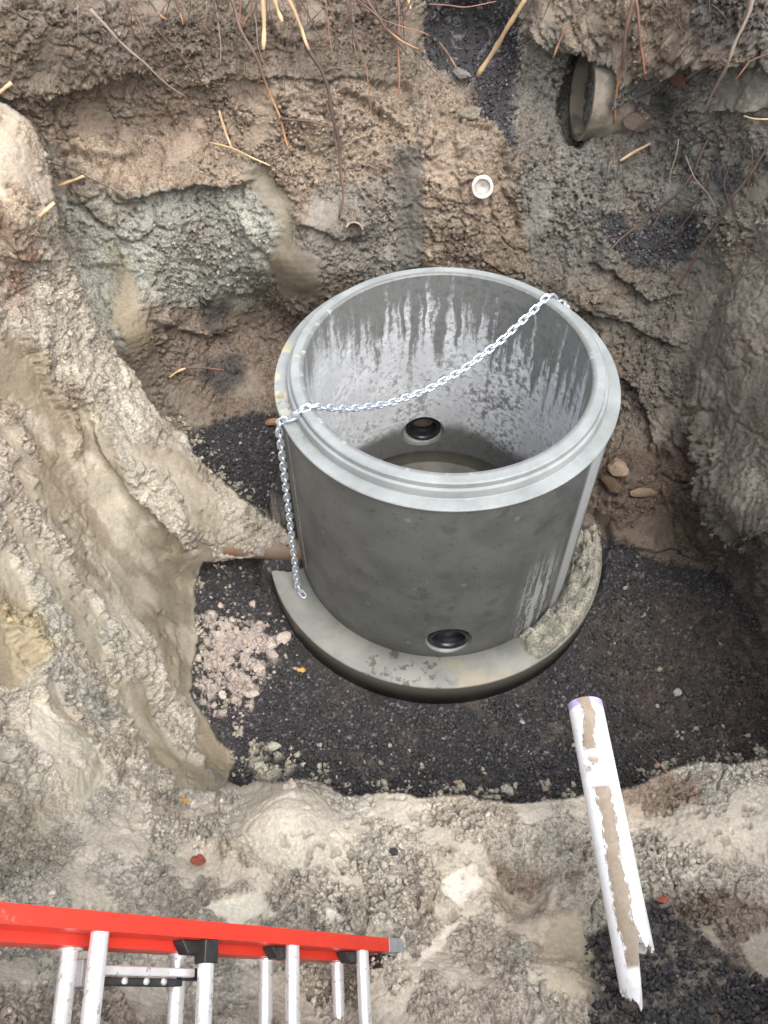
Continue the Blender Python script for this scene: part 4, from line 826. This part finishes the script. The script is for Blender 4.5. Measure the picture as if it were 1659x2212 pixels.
RL = [([(195,20),(240,70),(330,155),(402,212)],7,'g',"long pale grey root slanting down across the upper left wall",.07,.01),
 ([(226,-10),(230,45),(268,100),(300,152)],5,'d',"dark thin root crossing the pale grey slanting root",.06,.02),
 ([(316,-10),(340,30),(358,42)],7,'o',"short root with orange tip at the top edge, right of the crossing pair",.08,.07),
 ([(378,-10),(386,20),(394,52)],6,'o',"short upright root with orange tip at the top, left of centre",.08,.07),
 ([(335,60),(370,100),(402,132),(432,178)],5,'d',"thin dark root sloping beside the grey slanting root",.04,.01),
 ([(522,-10),(518,25),(514,52)],7,'r',"short reddish root hanging at the top, left of the long straw stems",.12,.12),
 ([(548,-10),(540,30),(522,60)],5,'r',"short reddish root leaning left, second of the pair at the top",.12,.12),
 ([(568,-10),(570,50),(570,108)],10,'s',"straight straw coloured stem hanging at the top, the thickest of three",.2,.2),
 ([(590,-10),(600,22),(609,47)],9,'s',"short pale straw stem between two longer ones at the top",.2,.2),
 ([(620,-10),(648,55),(662,95),(668,108)],8,'s',"curved straw coloured stem hanging at the top, rightmost of three",.2,.16),
 ([(664,98),(690,145),(712,200),(724,270),(737,350),(741,420),(733,472)],11,'d',"long thick dark root running down the middle of the back wall",.08,.02),
 ([(495,-10),(520,60),(550,120),(577,180),(592,228),(608,268),(627,326)],9,'o',"long dark root with a bright peeled orange tip, left of the middle",.14,.06),
 ([(604,255),(660,262),(722,275)],8,'d',"dark horizontal root linking two hanging roots",.05,.03),
 ([(453,307),(500,320),(540,338),(584,358)],4,'s',"thin pale straw lying slantwise on the brown ledge",.02,.01),
 ([(474,238),(486,285),(500,322)],6,'s',"short golden stem above the thin slanting straw",.03,.03),
 ([(104,350),(180,375),(240,410),(300,446)],4,'d',"thin dark root on the wall above the green clay",.02,.005),
 ([(128,402),(182,379)],7,'s',"short straw stick just under the thin dark root",.02,.02),
 ([(66,492),(90,462),(118,438)],9,'s',"straw coloured stick lying on the edge of the left mound",.02,.02),
 ([(-8,204),(24,178)],9,'s',"short straw stick at the left edge above the mound",.03,.03),
 ([(33,236),(74,228)],8,'o',"short flat orange brown stick at the top of the left mound",.02,.02),
 ([(786,-10),(830,60),(868,88),(902,106)],7,'o',"curved root with orange tip in the tangle at the top centre",.1,.1),
 ([(806,-10),(832,60),(880,120)],5,'d',"dark root behind the curved one in the top centre tangle",.08,.06),
 ([(858,-10),(862,90),(860,206)],7,'r',"straight reddish root hanging beside the dark gravel slot",.08,.08),
 ([(760,-10),(820,40),(930,78)],4,'r',"thin red root reaching right over the dark gravel slot",.12,.12),
 ([(880,-10),(888,20)],7,'s',"very short straw tip at the top edge beside the gravel slot",.12,.12),
 ([(1137,-10),(1085,80),(1032,163)],10,'s',"straight straw coloured stick slanting in front of the gravel slot",.2,.1),
 ([(950,92),(968,118),(984,146)],6,'o',"small orange tipped root in the dark gravel slot",.03,.03),
 ([(925,8),(1000,16),(1070,4)],4,'r',"thin red root crossing the top of the gravel slot",.1,.1),
 ([(1366,-10),(1355,60),(1340,150),(1331,220),(1326,266)],10,'o',"long root with a pale tip hanging in front of the clay drain",.16,.10),
 ([(1370,-10),(1384,70),(1391,168)],8,'r',"reddish root hanging right of the one before the clay drain",.14,.12),
 ([(1225,55),(1208,95),(1193,127)],8,'r',"short reddish root above and left of the clay drain",.05,.05),
 ([(1628,-10),(1600,70),(1560,160),(1522,242)],9,'g',"long brown root slanting down the upper right corner",.10,.05),
 ([(1672,112),(1622,130),(1588,172)],6,'r',"thin curved root at the right edge below the brown slanting one",.05,.03),
 ([(1530,300),(1500,370),(1454,430),(1379,485),(1289,566)],8,'d',"long dark red root slanting down left across the black patch",.03,.01),
 ([(1672,305),(1580,430),(1500,560),(1462,622)],9,'d',"dark root slanting down the right wall, right of the black patch",.03,.01),
 ([(1406,309),(1372,328),(1339,348)],7,'s',"short straw stick lying on the wall below the clay drain",.02,.02),
 ([(1606,250),(1630,257),(1672,258)],4,'s',"thin pale straw at the right edge of the wall",.03,.03),
 ([(1480,175),(1530,140),(1600,110)],4,'d',"thin dark root above the reddish brown stone",.03,.03),
 ([(800,355),(850,370),(935,392)],3,'d',"very thin dark root beside the grey streak of the back wall",.02,.01),
 ([(640,-10),(700,90),(760,180)],4,'d',"thin dark root behind the straw stems at the top",.06,.04),
 ([(700,-10),(712,60),(716,120)],4,'r',"thin reddish root right of the straw stems",.08,.08),
 ([(460,-10),(470,50),(480,100),(476,140)],4,'g',"thin grey root left of the long orange tipped root",.08,.08),
 ([(1275,-10),(1268,20),(1240,60)],5,'d',"short dark root under the overhang left of the clay drain",.06,.05),
 ([(1659,560),(1600,600),(1560,640)],4,'d',"thin dark root low on the right wall",.02,.01)]
for pts, w, kd, lb, o1, o2 in RL: root(pts, w, kd, lb, "root" if kd != 's' else "straw", o1, o2, "root" if kd != 's' else "straw", group="roots and straws in the pit wall")
rr_ = random.Random(5)
def fine(x0, x1, y0, n, lmin, lmax, label):
    for i in range(n):
        x = rr_.uniform(x0, x1); y = y0 + rr_.uniform(-10, 40)*(rr_.random() < .6); Lg = rr_.uniform(lmin, lmax); a = rr_.gauss(0, .35); pts = [(x, y)]
        for k in range(5): a += rr_.gauss(0, .22); x += math.sin(a)*Lg/5; y += math.cos(a)*Lg/5; pts.append((x, y))
        root(pts, rr_.uniform(1.8, 3.4), rr_.choice('ddddgr'), label, "root", rr_.uniform(.04, .14), rr_.uniform(.01, .06), "fine_root", "fine roots hanging from the top of the wall", .4)
fine(440, 800, -8, 34, 70, 260, "fine dark hair-like root among those hanging between the straw stems at the top centre")
fine(760, 900, -8, 14, 50, 160, "fine dark hair-like root in the tangle left of the dark gravel slot")
fine(60, 430, -8, 12, 60, 200, "fine dark hair-like root hanging from the top of the left wall")
fine(1120, 1659, -8, 13, 60, 260, "fine dark hair-like root hanging around the clay drain in the top right")
fine(1300, 1659, 300, 8, 100, 260, "fine dark hair-like root clinging low on the right wall")
root([(365,816),(385,802),(402,796)], 6, 's', "pale half of a snapped twig on brown soil left of the manhole", "twig", .02, .02, "twig")
root([(398,795),(440,795),(482,798)], 5, 'r', "orange half of a snapped twig on brown soil left of the manhole", "twig", .025, .02, "twig")
root([(1348,1582),(1385,1615),(1415,1645),(1446,1672)], 5, 'r', "curved red twig on dark gravel right of the white pipe", "twig", .02, .02, "twig")
root([(1462,1668),(1490,1700),(1520,1742)], 3, 'r', "thin red twig at the right end of the near bench", "twig", .015, .015, "twig")

# ------------------------------------------------------------------ extension ladder
def cam2w(x, y, z): return Vector(at_depth(829.5+x/z*FV, 1106+y/z*FV, z))
LZ = 1.70
def lad(t, dy=0.):  # point on the near edge line of the fly rail
    return cam2w((-614.5+183.5*t)/1788.6*LZ, (862+dy+133.9*t)/1788.6*LZ, LZ*(1+.127*t))
dL = (lad(3)-lad(0)).normalized(); A0 = lad(0)
rv = Vector((.1, -.98, -.14)); rv = (rv - dL*rv.dot(dL)).normalized()          # rung direction
nv = dL.cross(rv).normalized()
if nv.dot(Vector((0, 0, HC))-A0) < 0: nv = -nv                                   # towards the viewer
def mat_red():
    n = NT("red_fibreglass"); o = n.tc.outputs['Object']; a = n.noise(o, 6, 5, .6); b = n.noise(o, 130, 4, .75); m = n.noise(o, 17, 6, .7)
    c = n.mix(n.ss(a, .35, .65), (.60, .042, .025), (.52, .036, .022)); c = n.mix(n.ma('MULTIPLY', n.ss(b, .62, .70), .35), c, (.30, .03, .02)); c = n.mix(n.ma('MULTIPLY', n.ss(m, .62, .70), .45), c, (.42, .22, .16))
    n.bump(b, .06, .001); return n.fin(c, n.ss(a, .3, .7, .28, .45))
M_RED = mat_red()
def mat_alu():
    n = NT("worn_aluminium"); o = n.tc.outputs['Object']; f = n.noise(o, 38, 6, .75); g = n.noise(o, 140, 3)
    n.bump(g, .2, .002); return n.fin(n.mix(n.ss(f, .54, .64), (.84, .84, .86), (.38, .35, .31)), n.ss(f, .4, .7, .30, .6), n.ss(f, .6, .7, .55, .1))
M_ALU = mat_alu(); M_BLK = mat_simple("black_plastic", (.015, .015, .016), (.03, .03, .03), 40, .5); M_GCAP = mat_simple("grey_plastic", (.22, .22, .23), (.27, .27, .28), 40, .5)
lo = empty("extension_ladder", A0); tag(lo, "extension ladder with bright red rails and aluminium rungs leaning down in the lower left corner", "ladder")
def L3(s, r, n): return dL*s + rv*r + nv*n                                     # local frame: along, across (rungs), towards viewer
S = .305
def channel(s0, s1, r0, side, n0, fl=.036, depth=.075, th=.004):
    """C rail: a flange towards the viewer, a web, a back flange"""
    bm = bmesh.new()
    box_between(bm, L3(s0, r0, n0), L3(s1, r0, n0), rv, fl, th, (side*fl/2, 0))                       # viewer side flange
    box_between(bm, L3(s0, r0+side*(th/2), n0-th/2-.001), L3(s1, r0+side*(th/2), n0-th/2-.001), rv, th, depth, (0, -0))
    return bm
def rail(name, s0, s1, r_out, side, n0, depth):
    bm = bmesh.new()
    def bar(ra, rb, na, nb):
        vs = []
        for s in (s0, s1):
            for (r, n) in ((ra, na), (rb, na), (rb, nb), (ra, nb)): vs.append(bm.verts.new(L3(s, r, n)))
        for f in ((0, 1, 2, 3), (7, 6, 5, 4), (0, 4, 5, 1), (1, 5, 6, 2), (2, 6, 7, 3), (3, 7, 4, 0)): bm.faces.new([vs[i] for i in f])
    fl = .036*side
    bar(r_out, r_out+fl, n0, n0-.004); bar(r_out+fl-.004*side, r_out+fl, n0-.004, n0-depth+.004); bar(r_out, r_out+fl, n0-depth+.004, n0-depth)
    o = bm_obj(name, bm, M_RED, lo); return o
WID = .42
s_hi, s_lo = -2.3, S*3.43
# fly section (upper) and base section (lower, further from the viewer)
NB = -.068                              # base section sits this far behind
rB = .036 + .002
rail("rail", s_hi, s_lo, 0, 1, 0, .062); rail("rail", s_hi, s_lo, WID, -1, 0, .062)
rail("rail", s_hi, S*3.50, .020, 1, NB, .062); rail("rail", s_hi, S*3.50, WID-.020, -1, NB, .062)
def rung(s, r0, r1, n0, rr_=.0195):
    bm = bmesh.new(); N = 20; rows = []
    for r in (r0, r1):
        ring = []
        for k in range(N):
            a = 2*math.pi*k/N; x = math.cos(a)*rr_; y = math.sin(a)*rr_*(.95 if math.sin(a) < 0 else .8); ring.append(bm.verts.new(L3(s+x, r, n0+y)))
        rows.append(ring)
    for k in range(N): bm.faces.new((rows[0][k], rows[0][(k+1) % N], rows[1][(k+1) % N], rows[1][k]))
    bm.faces.new(rows[0]); bm.faces.new(rows[1][::-1])
    o = bm_obj("rung", bm, M_ALU, lo, True)
    try: o.data.set_sharp_from_angle(angle=R(50))
    except Exception: pass
    return o
for t in range(-7, 4):
    rung(S*t+.022, .034, WID-.034, -.018)
    rung(S*t+.022, .050, WID-.050, NB-.040)
    for rr0 in (.058,):
        bm = bmesh.new(); 
        vs = []
        cyl_bm(bm, L3(S*t+.022, rr0, NB-.040), rv, .026, .006, 20); bm_obj("rung_collar", bm, M_ALU, lo, True)
# black guides between the sections
def wedge(name, s, ds, r0, r1, n0, n1, mat, slant=.02):
    bm = bmesh.new(); vs = []
    for n in (n0, n1):
        for (a_, r) in ((s-ds, r0), (s+ds, r0), (s+ds+slant*.2, r1), (s-ds+slant, r1)): vs.append(bm.verts.new(L3(a_, r, n)))
    for f in ((0, 1, 2, 3), (7, 6, 5, 4), (0, 4, 5, 1), (1, 5, 6, 2), (2, 6, 7, 3), (3, 7, 4, 0)): bm.faces.new([vs[i] for i in f])
    bmesh.ops.bevel(bm, geom=list(bm.edges), offset=.002, segments=1, affect='EDGES'); return bm_obj(name, bm, mat, lo)
for t in (1, 2, 3): wedge("rail_guide", S*t-.01, .034, .037, .064, -.030, NB+.004, M_BLK, .022)
wedge("rung_sleeve", S+.022, .0215, .036, .085, -.0005, -.0365, M_BLK, 0)
wedge("end_cap", s_lo+.047, .047, -.002, .038, .002, -.064, M_GCAP, 0); wedge("rail_shoe", S*3.45+.03, .05, .040, .075, -.02, -.10, M_BLK, .0)
# rung lock: grey block, aluminium bar, plate with bolts
wedge("lock_block", S*.30-.035, .026, .078, .128, NB-.005, NB-.055, M_GCAP, 0)
lockb = wedge("lock_bar", S*.66, .130, .090, .108, NB+.012, NB-.004, M_ALU, 0)
wedge("lock_plate", S*.66, .110, .110, .125, NB-.006, NB-.03, M_BLK, 0)
for k in (-.06, 0, .05):
    bm = bmesh.new(); cyl_bm(bm, L3(S*.66+k, .117, NB-.004), nv, .007, .008, 10); bm_obj("bolt", bm, M_ALU, lo, True)
wedge("lock_hook", S*1.12, .03, .088, .112, NB-.004, NB-.03, M_BLK, 0)
print("scene ready", len(sc.objects), "objects; ladder foot z", (A0+L3(s_lo, 0, 0)).z, "pipe z", p_top.z, p_bot.z)
